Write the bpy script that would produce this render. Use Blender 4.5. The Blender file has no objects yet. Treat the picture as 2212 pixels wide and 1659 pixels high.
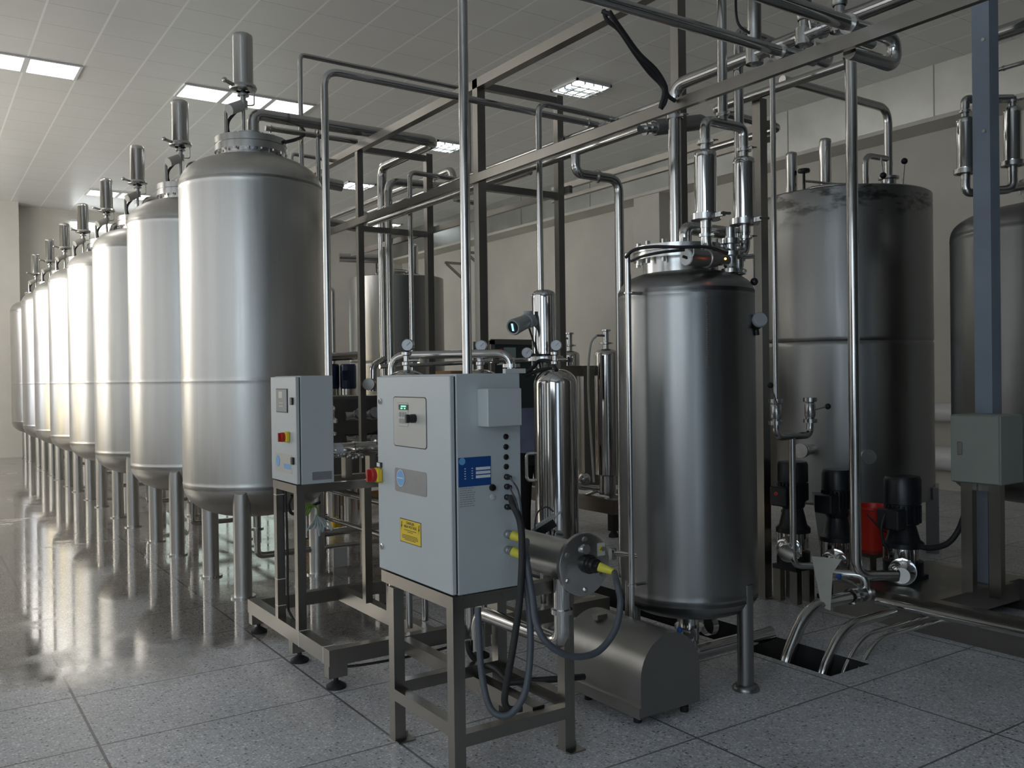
import bpy, math, random
from mathutils import Vector, Matrix
random.seed(7)
S = bpy.context.scene
COL = S.collection
PI = math.pi
# ---------------------------------------------------------------- camera
EYE = (0.0, 0.0, 1.55)
F_PX = 1930.0
YAW, PITCH, ROLL = math.atan2(1296, 1930), math.atan2(14.5, 1930), math.radians(0.75)
cam = bpy.data.cameras.new('camera'); cam_o = bpy.data.objects.new('camera', cam); COL.objects.link(cam_o)
cam.sensor_width = 36.0; cam.lens = 36.0 * F_PX / 2212.0; cam.clip_start = 0.05; cam.clip_end = 200
fw = Vector((math.sin(YAW) * math.cos(PITCH), math.cos(YAW) * math.cos(PITCH), -math.sin(PITCH)))
r0 = Vector((math.cos(YAW), -math.sin(YAW), 0)); u0 = r0.cross(fw)
rt = math.cos(ROLL) * r0 - math.sin(ROLL) * u0; up = math.sin(ROLL) * r0 + math.cos(ROLL) * u0
cam_o.matrix_world = Matrix(((rt.x, up.x, -fw.x, EYE[0]), (rt.y, up.y, -fw.y, EYE[1]), (rt.z, up.z, -fw.z, EYE[2]), (0, 0, 0, 1)))
S.camera = cam_o
# ---------------------------------------------------------------- exposure, world
S.view_settings.view_transform = 'Standard'; S.view_settings.look = 'None'
S.view_settings.exposure = 1.36; S.view_settings.gamma = 1.0; S.view_settings.use_curve_mapping = False
S.cycles.use_denoising = True; S.cycles.max_bounces = 10; S.cycles.glossy_bounces = 6; S.cycles.diffuse_bounces = 5
S.cycles.sample_clamp_indirect = 6.0; S.cycles.caustics_reflective = True; S.cycles.caustics_refractive = False; S.cycles.blur_glossy = 1.0
W = bpy.data.worlds.new('sky'); S.world = W; W.use_nodes = True
W.node_tree.nodes['Background'].inputs[0].default_value = (0.75, 0.86, 1.0, 1); W.node_tree.nodes['Background'].inputs[1].default_value = 1.0
# strength of every light: the hall's own and the added fill panes
WIN_SIDE, WIN_FAR, WIN_DOOR, FILL_HIGH, FILL_DIM, PANEL, TUBE = 1.3, 1.9, .40, 4.3, .36, 2.4, 7.5
# ---------------------------------------------------------------- materials
def nt(name):
    m = bpy.data.materials.new(name); m.use_nodes = True
    return m, m.node_tree, m.node_tree.nodes['Principled BSDF']
def link(t, a, b): t.links.new(a, b)
def node(t, kind, **kw):
    n = t.nodes.new(kind)
    for k, v in kw.items(): setattr(n, k, v)
    return n
def coords(t, scale=(1, 1, 1), which='Object'):
    c = node(t, 'ShaderNodeTexCoord'); mp = node(t, 'ShaderNodeMapping'); mp.inputs['Scale'].default_value = scale
    link(t, c.outputs[which], mp.inputs[0]); return mp.outputs[0]
def noise(t, vec, scale, detail=3, rough=.55):
    n = node(t, 'ShaderNodeTexNoise'); n.inputs['Scale'].default_value = scale; n.inputs['Detail'].default_value = detail
    n.inputs['Roughness'].default_value = rough; link(t, vec, n.inputs['Vector']); return n.outputs['Fac']
def ramp(t, fac, stops):
    r = node(t, 'ShaderNodeValToRGB'); e = r.color_ramp.elements
    while len(e) < len(stops): e.new(.5)
    for i, (p, c) in enumerate(stops):
        e[i].position = p; e[i].color = tuple(c) + (1,) if len(c) == 3 else c
    link(t, fac, r.inputs[0]); return r.outputs[0]
def maprange(t, v, a, b, c, d):
    n = node(t, 'ShaderNodeMapRange'); link(t, v, n.inputs[0])
    for i, x in enumerate((a, b, c, d)): n.inputs[i + 1].default_value = x
    return n.outputs[0]
def math_n(t, op, a, b=None):
    n = node(t, 'ShaderNodeMath', operation=op)
    for i, x in enumerate((a, b)):
        if x is None: continue
        if isinstance(x, (int, float)): n.inputs[i].default_value = x
        else: link(t, x, n.inputs[i])
    return n.outputs[0]
def plain(name, col, rough=.5, metal=0.0, var=.06, scale=9.0, bump=0.0, spec=.5):
    m, t, b = nt(name); v = coords(t); f = noise(t, v, scale, 4)
    lo = [max(0, c * (1 - var)) for c in col]; hi = [min(1, c * (1 + var)) for c in col]
    link(t, ramp(t, f, [(.3, lo), (.7, hi)]), b.inputs['Base Color'])
    b.inputs['Roughness'].default_value = rough; b.inputs['Metallic'].default_value = metal; b.inputs['Specular IOR Level'].default_value = spec
    if bump:
        bn = node(t, 'ShaderNodeBump'); bn.inputs['Strength'].default_value = bump; bn.inputs['Distance'].default_value = .002
        link(t, noise(t, v, 160, 2), bn.inputs['Height']); link(t, bn.outputs[0], b.inputs['Normal'])
    return m
def steel(name, col, rough, spread=.07, grain=(16, 16, .5), var=.06):
    m, t, b = nt(name); v = coords(t, grain); f = noise(t, v, 2.2, 5, .6); c2 = noise(t, coords(t), 1.7, 3)
    mix = math_n(t, 'ADD', math_n(t, 'MULTIPLY', f, .6), math_n(t, 'MULTIPLY', c2, .4))
    link(t, ramp(t, mix, [(.3, [c * (1 - var) for c in col]), (.7, [min(1, c * (1 + var)) for c in col])]), b.inputs['Base Color'])
    link(t, maprange(t, mix, .3, .7, rough - spread, rough + spread), b.inputs['Roughness'])
    b.inputs['Metallic'].default_value = 1.0
    return m
def glow(name, col, strength):
    m, t, b = nt(name); b.inputs['Base Color'].default_value = (.8, .8, .8, 1); b.inputs['Emission Color'].default_value = tuple(col) + (1,)
    b.inputs['Emission Strength'].default_value = strength; b.inputs['Roughness'].default_value = .4; return m
M = {}
M['tank'] = steel('satin_tank_steel', (.60, .59, .565), .36, .05)
M['tank_dark'] = steel('dull_tank_steel', (.30, .30, .295), .33, .06)
def smudged():
    m = steel('smudged_tank_steel', (.30, .30, .295), .33, .06); t = m.node_tree; b = t.nodes['Principled BSDF']
    c = node(t, 'ShaderNodeTexCoord'); s = node(t, 'ShaderNodeSeparateXYZ'); link(t, c.outputs['Object'], s.inputs[0])
    n = noise(t, coords(t, (2.2, 2.2, 6)), 1.6, 4, .6)
    k = math_n(t, 'MULTIPLY', maprange(t, n, .50, .62, 0, 1), maprange(t, s.outputs[2], 2.74, 2.96, 0, 1))
    mx = node(t, 'ShaderNodeMix', data_type='RGBA'); link(t, math_n(t, 'MULTIPLY', k, .75), mx.inputs[0])
    src = b.inputs['Base Color'].links[0].from_socket; link(t, src, mx.inputs[6]); mx.inputs[7].default_value = (.03, .028, .026, 1)
    link(t, mx.outputs[2], b.inputs['Base Color']); return m
M['tank_smudge'] = smudged()
M['polish'] = steel('polished_steel', (.66, .65, .63), .09, .03, var=.03)
M['pipe'] = steel('pipe_steel', (.58, .57, .55), .17, .04, grain=(6, 6, 6))
M['tube'] = steel('square_tube_steel', (.31, .295, .27), .30, .03, grain=(9, 9, 1.5), var=.04)
M['flange'] = steel('machined_flange_steel', (.58, .575, .56), .24, .05, grain=(30, 30, 30))
M['dull'] = steel('dull_sheet_steel', (.33, .325, .31), .40, .06, grain=(4, 4, 4))
M['galv'] = steel('galvanised_sheet', (.46, .47, .45), .40, .08, grain=(.8, .8, .8), var=.14)
M['cab'] = plain('light_grey_enamel', (.50, .54, .55), .42, 0, .015, 3, .04)
M['cab_green'] = plain('grey_green_enamel', (.30, .33, .29), .45, 0, .03)
M['post_paint'] = plain('blue_grey_post_paint', (.24, .28, .34), .5, 0, .08, 4)
M['black'] = plain('black_plastic', (.012, .012, .014), .38, 0, .2)
M['rubber'] = plain('black_rubber', (.018, .018, .018), .6, 0, .2)
M['motor'] = plain('black_motor_enamel', (.012, .013, .017), .35, 0, .2)
M['blue_motor'] = plain('dark_blue_motor_enamel', (.015, .03, .085), .4, 0, .2)
M['grey_cable'] = plain('grey_cable_sheath', (.075, .085, .10), .5, 0, .08)
M['yellow'] = plain('yellow_plastic', (.78, .56, .02), .4, 0, .04)
M['yellow_pale'] = plain('pale_yellow_sleeve', (.72, .66, .06), .5, 0, .05)
M['red'] = plain('red_plastic', (.42, .015, .012), .35, 0, .06)
M['bucket'] = plain('red_bucket_plastic', (.70, .035, .02), .35, 0, .05)
M['blue'] = plain('blue_plastic', (.03, .14, .50), .4, 0, .05)
M['blue_label'] = plain('blue_label_print', (.012, .07, .26), .35, 0, .05)
M['sky_blue'] = plain('sky_blue_badge', (.16, .42, .72), .35, 0, .03)
M['white'] = plain('white_plastic', (.72, .72, .70), .45, 0, .03)
M['print_white'] = plain('white_print', (.72, .76, .80), .5, 0, .02)
M['print_dark'] = plain('dark_print', (.03, .03, .035), .5, 0, .05)
M['print_grey'] = plain('grey_print', (.27, .28, .28), .5, 0, .05)
M['plate'] = plain('grey_name_plate', (.30, .30, .30), .35, .3, .05, 30)
M['panel'] = plain('beige_grey_panel_foil', (.50, .49, .45), .4, 0, .03)
M['transmitter'] = plain('grey_transmitter_enamel', (.33, .36, .37), .35, 0, .03)
M['white_tube'] = plain('translucent_hose', (.50, .58, .58), .3, 0, .08)
M['green_wire'] = plain('yellow_green_wire', (.20, .34, .04), .5, 0, .1)
M['paper'] = plain('buff_paper', (.62, .60, .52), .8, 0, .06)
M['wood'] = plain('pallet_wood', (.42, .24, .10), .7, 0, .2, 6)
M['carton'] = plain('brown_carton', (.40, .24, .13), .8, 0, .08)
M['dark_panel'] = plain('dark_green_control_panel', (.045, .06, .055), .4, 0, .1)
M['pale_green'] = plain('pale_green_sheet', (.36, .44, .40), .5, 0, .05)
M['skin'] = plain('skin', (.50, .25, .17), .5, 0, .06)
M['hair'] = plain('black_hair', (.012, .011, .010), .5, 0, .2)
M['shirt'] = plain('lavender_work_shirt', (.25, .28, .46), .8, 0, .1)
M['trousers'] = plain('black_trousers', (.018, .018, .022), .85, 0, .2)
M['navy'] = plain('navy_cloth', (.02, .03, .08), .8, 0, .2)
M['lamp_frame'] = plain('white_lamp_frame', (.72, .73, .74), .4, 0, .02)
M['louver'] = steel('mirror_louver', (.72, .74, .76), .16, .03)
M['tube_glow'] = glow('fluorescent_tube_glow', (.90, .97, 1.0), TUBE)
M['panel_glow'] = glow('skylight_glow', (1.0, .98, .95), PANEL)
M['win_side'] = glow('side_window_daylight', (.78, .90, 1.0), WIN_SIDE)
M['fill_dim'] = glow('added_dim_pane_glow', (.92, .96, 1.0), FILL_DIM)  # glow of the added fill panes facing the nearest tank
M['fill_high'] = glow('added_high_pane_glow', (1.0, .98, .94), FILL_HIGH)  # glow of the added high panes that light the ceiling
M['win_far'] = glow('far_window_daylight', (1.0, .97, .92), WIN_FAR)
M['win_warm'] = glow('sunny_window_daylight', (1.0, .84, .52), WIN_FAR)
M['win_cool'] = glow('sky_window_daylight', (.80, .86, 1.0), WIN_FAR * .8)
M['win_door'] = glow('doorway_daylight', (.62, .80, 1.0), WIN_DOOR)
M['win_green'] = glow('frosted_back_window', (.62, .78, .70), .45)
M['lcd_green'] = glow('green_display', (.02, .75, .32), .9)
M['lcd_blue'] = glow('cyan_display', (.18, .62, .85), .9)
M['lamp_red'] = glow('orange_pilot_lamp', (1.0, .18, .03), 5.0)
M['led_white'] = plain('pale_indicator_lens', (.55, .58, .55), .2)
M['wall'] = plain('painted_plaster', (.62, .60, .55), .85, 0, .06, 1.1, .25)
M['wall_dim'] = plain('darkened_plaster', (.13, .135, .14), .85, 0, .06, 1.1, .25)  # front wall coloured dark to keep reflections and camera-side faces dim
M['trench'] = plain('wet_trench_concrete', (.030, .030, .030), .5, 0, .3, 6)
def ceiling_mat():
    m, t, b = nt('ceiling_tiles'); c = node(t, 'ShaderNodeTexCoord'); s = node(t, 'ShaderNodeSeparateXYZ'); link(t, c.outputs['Object'], s.inputs[0])
    def near(o, per, w):
        q = math_n(t, 'ABSOLUTE', math_n(t, 'SUBTRACT', math_n(t, 'FRACT', math_n(t, 'ADD', math_n(t, 'DIVIDE', o, per), .5)), .5))
        return math_n(t, 'LESS_THAN', q, w / per / 2)
    lx = near(s.outputs[0], .595, .022); ly = near(s.outputs[1], .595, .007)
    v = coords(t); f = noise(t, v, 260, 2); g = noise(t, v, .9, 3)
    base = ramp(t, math_n(t, 'ADD', math_n(t, 'MULTIPLY', f, .55), math_n(t, 'MULTIPLY', g, .45)), [(.25, (.70, .70, .68)), (.75, (.82, .82, .80))])
    m1 = node(t, 'ShaderNodeMix', data_type='RGBA'); link(t, ly, m1.inputs[0]); link(t, base, m1.inputs[6]); m1.inputs[7].default_value = (.45, .45, .44, 1)
    m2 = node(t, 'ShaderNodeMix', data_type='RGBA'); link(t, lx, m2.inputs[0]); link(t, m1.outputs[2], m2.inputs[6]); m2.inputs[7].default_value = (.95, .95, .94, 1)
    link(t, m2.outputs[2], b.inputs['Base Color']); b.inputs['Roughness'].default_value = .34; b.inputs['Specular IOR Level'].default_value = .6
    return m
M['ceiling'] = ceiling_mat()
def floor_mat():
    m, t, b = nt('terrazzo_tiles'); c = node(t, 'ShaderNodeTexCoord'); s = node(t, 'ShaderNodeSeparateXYZ'); link(t, c.outputs['Object'], s.inputs[0])
    X, Y = s.outputs[0], s.outputs[1]
    v = coords(t)
    vo = node(t, 'ShaderNodeTexVoronoi'); vo.inputs['Scale'].default_value = 70; link(t, v, vo.inputs['Vector'])
    sp = node(t, 'ShaderNodeSeparateColor'); link(t, vo.outputs['Color'], sp.inputs[0])
    chips = ramp(t, sp.outputs[0], [(0, (.10, .095, .10)), (.12, (.34, .34, .37)), (.35, (.54, .55, .58)), (.62, (.64, .65, .69)), (.80, (.80, .81, .83)), (.95, (.92, .92, .92))])
    vo2 = node(t, 'ShaderNodeTexVoronoi'); vo2.inputs['Scale'].default_value = 190; link(t, v, vo2.inputs['Vector'])
    sp2 = node(t, 'ShaderNodeSeparateColor'); link(t, vo2.outputs['Color'], sp2.inputs[0])
    fine = ramp(t, sp2.outputs[1], [(0, (.40, .39, .40)), (.5, (.58, .585, .61)), (1, (.74, .74, .76))])
    mx = node(t, 'ShaderNodeMix', data_type='RGBA'); link(t, maprange(t, vo.outputs['Distance'], .34, .50, 0, 1), mx.inputs[0]); link(t, chips, mx.inputs[6]); link(t, fine, mx.inputs[7])
    def near(o, per, off, w):
        q = math_n(t, 'ABSOLUTE', math_n(t, 'SUBTRACT', math_n(t, 'FRACT', math_n(t, 'ADD', math_n(t, 'DIVIDE', math_n(t, 'SUBTRACT', o, off), per), .5)), .5))
        return math_n(t, 'LESS_THAN', q, w / per / 2)
    j = math_n(t, 'MAXIMUM', near(X, 1.06, .64, .012), near(Y, .712, 4.152, .010))
    # stains: large soft patches of grime
    g = noise(t, v, .8, 5, .6); grime = maprange(t, g, .42, .72, 1.0, .62)
    # water left on the floor along the tank row
    wn = noise(t, coords(t, (1.0, .55, 1)), 1.5, 4, .5)
    band = math_n(t, 'MULTIPLY', maprange(t, Y, 3.7, 6.6, 0, 1), maprange(t, X, 4.6, 2.6, 0, 1))
    wet = maprange(t, math_n(t, 'ADD', math_n(t, 'MULTIPLY', band, .62), math_n(t, 'MULTIPLY', wn, .75)), .66, .78, 0, 1)
    k = math_n(t, 'MULTIPLY', grime, maprange(t, wet, 0, 1, 1.0, .42))
    mul = node(t, 'ShaderNodeMix', data_type='RGBA', blend_type='MULTIPLY'); mul.inputs[0].default_value = 1; link(t, mx.outputs[2], mul.inputs[6])
    cc = node(t, 'ShaderNodeCombineColor'); [link(t, math_n(t, 'MULTIPLY', k, maprange(t, wet, 0, 1, 1.0, w)), cc.inputs[i]) for i, w in enumerate((1.0, .93, .84))]; link(t, cc.outputs[0], mul.inputs[7])
    jm = node(t, 'ShaderNodeMix', data_type='RGBA'); link(t, math_n(t, 'MULTIPLY', j, .8), jm.inputs[0]); link(t, mul.outputs[2], jm.inputs[6]); jm.inputs[7].default_value = (.06, .06, .06, 1)
    # pale dried sediment left in streaks across the wet strip
    sed = math_n(t, 'MULTIPLY', maprange(t, noise(t, coords(t, (.7, 1.1, 1)), 1.1, 5, .6), .60, .66, 0, 1), math_n(t, 'MULTIPLY', maprange(t, Y, 6.0, 8.0, 0, 1), maprange(t, X, 2.2, 1.2, 0, 1)))
    js = node(t, 'ShaderNodeMix', data_type='RGBA'); link(t, math_n(t, 'MULTIPLY', sed, .8), js.inputs[0]); link(t, jm.outputs[2], js.inputs[6]); js.inputs[7].default_value = (.58, .55, .49, 1)
    link(t, js.outputs[2], b.inputs['Base Color'])
    rn = noise(t, v, 30, 3)
    dry = maprange(t, rn, .3, .7, .30, .48)
    mr = node(t, 'ShaderNodeMix'); link(t, wet, mr.inputs[0]); link(t, dry, mr.inputs[2]); link(t, maprange(t, noise(t, v, 2.4, 4), .35, .7, .03, .13), mr.inputs[3])
    m3 = node(t, 'ShaderNodeMix'); link(t, sed, m3.inputs[0]); link(t, mr.outputs[0], m3.inputs[2]); m3.inputs[3].default_value = .5; link(t, m3.outputs[0], b.inputs['Roughness'])
    b.inputs['Specular IOR Level'].default_value = .5
    bn = node(t, 'ShaderNodeBump'); bn.inputs['Distance'].default_value = .004; link(t, maprange(t, wet, 0, 1, .10, .0), bn.inputs['Strength'])
    link(t, rn, bn.inputs['Height']); link(t, bn.outputs[0], b.inputs['Normal'])
    return m
M['floor'] = floor_mat()
# ---------------------------------------------------------------- mesh builder
def basis(ax):
    a = Vector(ax).normalized(); h = Vector((0, 0, 1)) if abs(a.z) < .9 else Vector((1, 0, 0))
    u = h.cross(a).normalized(); return u, a.cross(u), a
class MB:
    def __init__(s): s.v = []; s.f = []
    def add(s, vs, fs):
        n = len(s.v); s.v += [tuple(p) for p in vs]; s.f += [[i + n for i in f] for f in fs]; return s
    def bb(s, a, b):
        x0, y0, z0 = a; x1, y1, z1 = b
        return s.add([(x0, y0, z0), (x1, y0, z0), (x1, y1, z0), (x0, y1, z0), (x0, y0, z1), (x1, y0, z1), (x1, y1, z1), (x0, y1, z1)],
                     [(0, 3, 2, 1), (4, 5, 6, 7), (0, 1, 5, 4), (1, 2, 6, 5), (2, 3, 7, 6), (3, 0, 4, 7)])
    def box(s, c, d): return s.bb([c[i] - d[i] / 2 for i in range(3)], [c[i] + d[i] / 2 for i in range(3)])
    def bev(s, a, b, r=.006, axis=None):      # box with chamfered vertical-ish edges: prism of an octagon on every axis pair
        x0, y0, z0 = a; x1, y1, z1 = b; o = []
        for z, k in ((z0, r), (z0 + r, 0), (z1 - r, 0), (z1, r)):
            o += [(x0 + k + r, y0 + k, z), (x1 - k - r, y0 + k, z), (x1 - k, y0 + k + r, z), (x1 - k, y1 - k - r, z), (x1 - k - r, y1 - k, z), (x0 + k + r, y1 - k, z), (x0 + k, y1 - k - r, z), (x0 + k, y0 + k + r, z)]
        f = [tuple(range(7, -1, -1)), tuple(range(24, 32))]
        for l in range(3):
            for i in range(8): f.append((l * 8 + i, l * 8 + (i + 1) % 8, l * 8 + 8 + (i + 1) % 8, l * 8 + 8 + i))
        return s.add(o, f)
    def beam(s, a, b, w, h=None):             # square bar from a to b
        a = Vector(a); b = Vector(b); u, v, d = basis(b - a); h = h or w
        o = [p + u * (i * w / 2) + v * (j * h / 2) for p in (a, b) for i, j in ((-1, -1), (1, -1), (1, 1), (-1, 1))]
        return s.add(o, [(3, 2, 1, 0), (4, 5, 6, 7), (0, 1, 5, 4), (1, 2, 6, 5), (2, 3, 7, 6), (3, 0, 4, 7)])
    def lathe(s, prof, c=(0, 0, 0), ax=(0, 0, 1), n=32):
        u, v, d = basis(ax); c = Vector(c); rows = []; o = []; f = []
        for r, h in prof:
            if r <= 1e-6: rows.append([len(o)]); o.append(c + d * h)
            else:
                rows.append(list(range(len(o), len(o) + n)))
                o += [c + d * h + (u * math.cos(2 * PI * i / n) + v * math.sin(2 * PI * i / n)) * r for i in range(n)]
        for A, B in zip(rows, rows[1:]):
            for i in range(n):
                k = (i + 1) % n
                if len(A) == 1 and len(B) == 1: break
                if len(A) == 1: f.append((A[0], B[k], B[i]))
                elif len(B) == 1: f.append((A[i], A[k], B[0]))
                else: f.append((A[i], A[k], B[k], B[i]))
        return s.add(o, f)
    def cyl(s, a, b, r, r2=None, n=20):
        a = Vector(a); b = Vector(b); L = (b - a).length; r2 = r if r2 is None else r2
        return s.lathe([(0, 0), (r, 0), (r2, L), (0, L)], a, b - a, n)
    def ring(s, c, ax, ri, ro, w, n=24):
        return s.lathe([(ri, -w / 2), (ro, -w / 2), (ro, w / 2), (ri, w / 2), (ri, -w / 2)], c, ax, n)
    def ball(s, c, r, n=14, sz=1.0):
        return s.lathe([(r * math.sin(PI * i / 8), -r * sz * math.cos(PI * i / 8)) for i in range(9)], c, (0, 0, 1), n)
    def tube(s, pts, r, bend=.06, n=14, cap=True):
        P = [Vector(p) for p in pts]; path = [P[0]]
        for i in range(1, len(P) - 1):
            a, b, c = P[i - 1], P[i], P[i + 1]; d1 = (a - b); d2 = (c - b); l1, l2 = d1.length, d2.length
            d1.normalize(); d2.normalize(); ang = d1.angle(d2, PI)
            if ang > PI - .02: path.append(b); continue
            t = min(bend / math.tan(ang / 2), l1 * .49, l2 * .49); p0 = b + d1 * t; p1 = b + d2 * t
            for k in range(9):
                q = k / 8; path.append((p0 * (1 - q) ** 2) + (b * 2 * q * (1 - q)) + (p1 * q * q))
        path.append(P[-1])
        return s.sweep(path, r, n, cap)
    def sweep(s, path, r, n=12, cap=True):
        o = []; f = []; tang = []
        for i in range(len(path)):
            a = path[max(0, i - 1)]; b = path[min(len(path) - 1, i + 1)]; tang.append((Vector(b) - Vector(a)).normalized())
        u, v, d = basis(tang[0])
        for i, p in enumerate(path):
            t = tang[i]; u = (u - t * u.dot(t)).normalized(); w = t.cross(u)
            rr = r[i] if isinstance(r, (list, tuple)) else r
            o += [Vector(p) + (u * math.cos(2 * PI * k / n) + w * math.sin(2 * PI * k / n)) * rr for k in range(n)]
        for i in range(len(path) - 1):
            for k in range(n): f.append((i * n + k, i * n + (k + 1) % n, (i + 1) * n + (k + 1) % n, (i + 1) * n + k))
        if cap: f.append(tuple(range(n - 1, -1, -1))); f.append(tuple(range((len(path) - 1) * n, len(path) * n)))
        return s.add(o, f)
    def spline(s, pts, r, n=10, seg=8):       # smooth cable through the points
        P = [Vector(p) for p in pts]; P = [P[0] * 2 - P[1]] + P + [P[-1] * 2 - P[-2]]; path = []
        for i in range(1, len(P) - 2):
            a, b, c, d = P[i - 1:i + 3]
            for k in range(seg):
                t = k / seg; path.append(.5 * ((2 * b) + (c - a) * t + (2 * a - 5 * b + 4 * c - d) * t * t + (3 * b - a - 3 * c + d) * t ** 3))
        path.append(P[-2]); return s.sweep(path, r, n)
    def prism(s, poly, c, u, v, depth):       # flat outline extruded along u x v
        c = Vector(c); u = Vector(u); v = Vector(v); w = u.cross(v).normalized(); n = len(poly)
        o = [c + u * a + v * b for a, b in poly] + [c + u * a + v * b + w * depth for a, b in poly]
        return s.add(o, [tuple(range(n - 1, -1, -1)), tuple(range(n, 2 * n))] + [(i, (i + 1) % n, n + (i + 1) % n, n + i) for i in range(n)])
BASE = {}
def mesh(name, mb, mat, off=(0, 0, 0), sharp=40):
    me = bpy.data.meshes.new(name); o = Vector(off)
    me.from_pydata([tuple(Vector(p) - o) for p in mb.v], [], mb.f); me.validate(); me.update()
    me.polygons.foreach_set('use_smooth', [True] * len(me.polygons)); me.set_sharp_from_angle(angle=math.radians(sharp))
    me.materials.append(M[mat] if isinstance(mat, str) else mat); return me
def tag(o, label=None, cat=None, group=None, kind=None):
    if label: o['label'] = label
    if cat: o['category'] = cat
    if group: o['group'] = group
    if kind: o['kind'] = kind
    return o
def thing(name, label, cat, loc=(0, 0, 0), group=None):
    o = bpy.data.objects.new(name, None); o.empty_display_size = .05; o.location = loc; COL.objects.link(o)
    BASE[o] = Vector(loc); return tag(o, label, cat, group)
def part(name, mb, mat, parent, label=None, kind=None):
    off = BASE[parent]; o = bpy.data.objects.new(name, mesh(name, mb, mat, off)); o.parent = parent; COL.objects.link(o)
    BASE[o] = off; return tag(o, label, kind=kind)
def solo(name, mb, mat, label, cat, group=None, kind=None):
    n = len(mb.v); c = [sum(p[i] for p in mb.v) / n for i in range(2)] + [min(p[2] for p in mb.v)]
    o = bpy.data.objects.new(name, mesh(name, mb, mat, c)); o.location = c; COL.objects.link(o); BASE[o] = Vector(c); return tag(o, label, cat, group, kind)
def struct(name, mb, mat):
    o = bpy.data.objects.new(name, mesh(name, mb, mat)); COL.objects.link(o); BASE[o] = Vector((0, 0, 0)); o['kind'] = 'structure'; return o
def copy_tree(o, parent=None):
    c = o.copy(); COL.objects.link(c)
    if parent: c.parent = parent
    BASE[c] = BASE[o]
    for ch in list(o.children): copy_tree(ch, c)
    return c
def lettering(txt, c, right, upv, size, mat, parent, align='CENTER'):
    cu = bpy.data.curves.new('lettering', 'FONT'); cu.body = txt; cu.size = size; cu.align_x = align; cu.align_y = 'CENTER'; cu.extrude = .0003
    cu.materials.append(M[mat]); tmp = bpy.data.objects.new('lettering_curve', cu); COL.objects.link(tmp); dg = bpy.context.evaluated_depsgraph_get(); me = bpy.data.meshes.new_from_object(tmp.evaluated_get(dg)); bpy.data.objects.remove(tmp); o = bpy.data.objects.new('lettering', me); r = Vector(right); u = Vector(upv); w = r.cross(u); p = Vector(c) - BASE[parent]
    o.matrix_world = Matrix(((r.x, u.x, w.x, p.x), (r.y, u.y, w.y, p.y), (r.z, u.z, w.z, p.z), (0, 0, 0, 1))); o.parent = parent; COL.objects.link(o)
    BASE[o] = BASE[parent]; return o
def V(*a): return Vector(a)
def up_(p, dz): return (p[0], p[1], p[2] + dz)
def at_z(p, z): return (p[0], p[1], z)
def clampmb(c, ax, r, wing=True, mb=None):
    mb = mb or MB(); u, v, d = basis(ax); c = Vector(c); mb.ring(c, ax, r * .98, r * 1.38, r * .55, 20)
    if wing:
        q = c + u * r * 1.3; mb.beam(q, q + u * r * .9, r * .4); e = q + u * r * .9
        mb.beam(e - v * r * .5, e + v * r * .5 + u * r * .3, r * .22)
    return mb
def pipe(label, pts, r, bend=.07, clamps=(), mat='pipe', group=None, n=14):
    if not clamps: return solo('pipe', MB().tube(pts, r, bend, n), mat, label, 'pipe', group)
    t = thing('pipe', label, 'pipe', pts[0], group); part('run', MB().tube(pts, r, bend, n), mat, t)
    for c, ax in clamps: part('clamp', clampmb(c, ax, r), 'flange', t)
    return t
def bolts(c, ax, R, n, r, h, parent, ph=0.0):
    u, v, d = basis(ax); c = Vector(c); first = None
    for i in range(n):
        a = ph + 2 * PI * i / n; p = c + (u * math.cos(a) + v * math.sin(a)) * R
        part('bolt', MB().cyl(p - d * h / 2, p + d * h / 2, r, n=6), 'flange', parent)

# ================================================================ the hall
RX0, RX1, RY0, RY1, RZ = -3.4, 11.2, -3.6, 22.0, 5.4
T0, T1, TY0, TY1 = 3.875, 4.205, 2.885, 5.4
f = MB()
for a, b in (((RX0, RY0), (T0, RY1)), ((T1, RY0), (RX1, RY1)), ((T0, RY0), (T1, TY0)), ((T0, TY1), (T1, RY1))):
    f.add([(a[0], a[1], 0), (b[0], a[1], 0), (b[0], b[1], 0), (a[0], b[1], 0)], [(0, 1, 2, 3)])
struct('floor', f, 'floor')
q = MB(); zt = -.5
for x0, y0, x1, y1 in ((T0, TY0, T0, TY1), (T1, TY1, T1, TY0), (T1, TY0, T0, TY0), (T0, TY1, T1, TY1)):
    q.add([(x0, y0, 0), (x1, y1, 0), (x1, y1, zt), (x0, y0, zt)], [(0, 1, 2, 3)])
q.add([(T0, TY0, zt), (T1, TY0, zt), (T1, TY1, zt), (T0, TY1, zt)], [(0, 1, 2, 3)])
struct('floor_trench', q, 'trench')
struct('ceiling', MB().bb((RX0, RY0, RZ), (RX1, RY1, RZ + .1)), 'ceiling')
struct('wall_right', MB().bb((RX1, RY0, 0), (RX1 + .15, RY1, RZ)), 'wall')
struct('wall_back', MB().bb((RX0, RY1, 0), (RX1, RY1 + .15, RZ)), 'wall')
struct('wall_front', MB().bb((RX0, RY0 - .15, 0), (RX1, RY0, RZ)), 'wall_dim')
struct('wall_left', MB().bb((RX0 - .15, RY0, 0), (RX0, RY1, RZ)), 'wall')
struct('column_back', MB().bb((.8, 21.55, 0), (1.93, RY1, RZ)), 'wall')
# boxed duct along the right wall and the ledge below it
d = struct('trim_1', MB().bb((10.7, RY0, 4.755), (11.2, RY1, RZ)), 'galv')
struct('trim_2', MB().bb((10.68, RY0, 4.70), (11.2, RY1, 4.752)), 'wall')
b = MB()
for y in (1.4, 4.95, 6.35, 8.6, 10.9, 13.2, 15.5): b.bb((10.694, y, 4.76), (10.699, y + .012, RZ))
part('sheet_joint', b, 'dull', d)
struct('column_right', MB().bb((10.72, 11.35, 0), (11.2, 12.0, 4.70)), 'wall')
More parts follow.
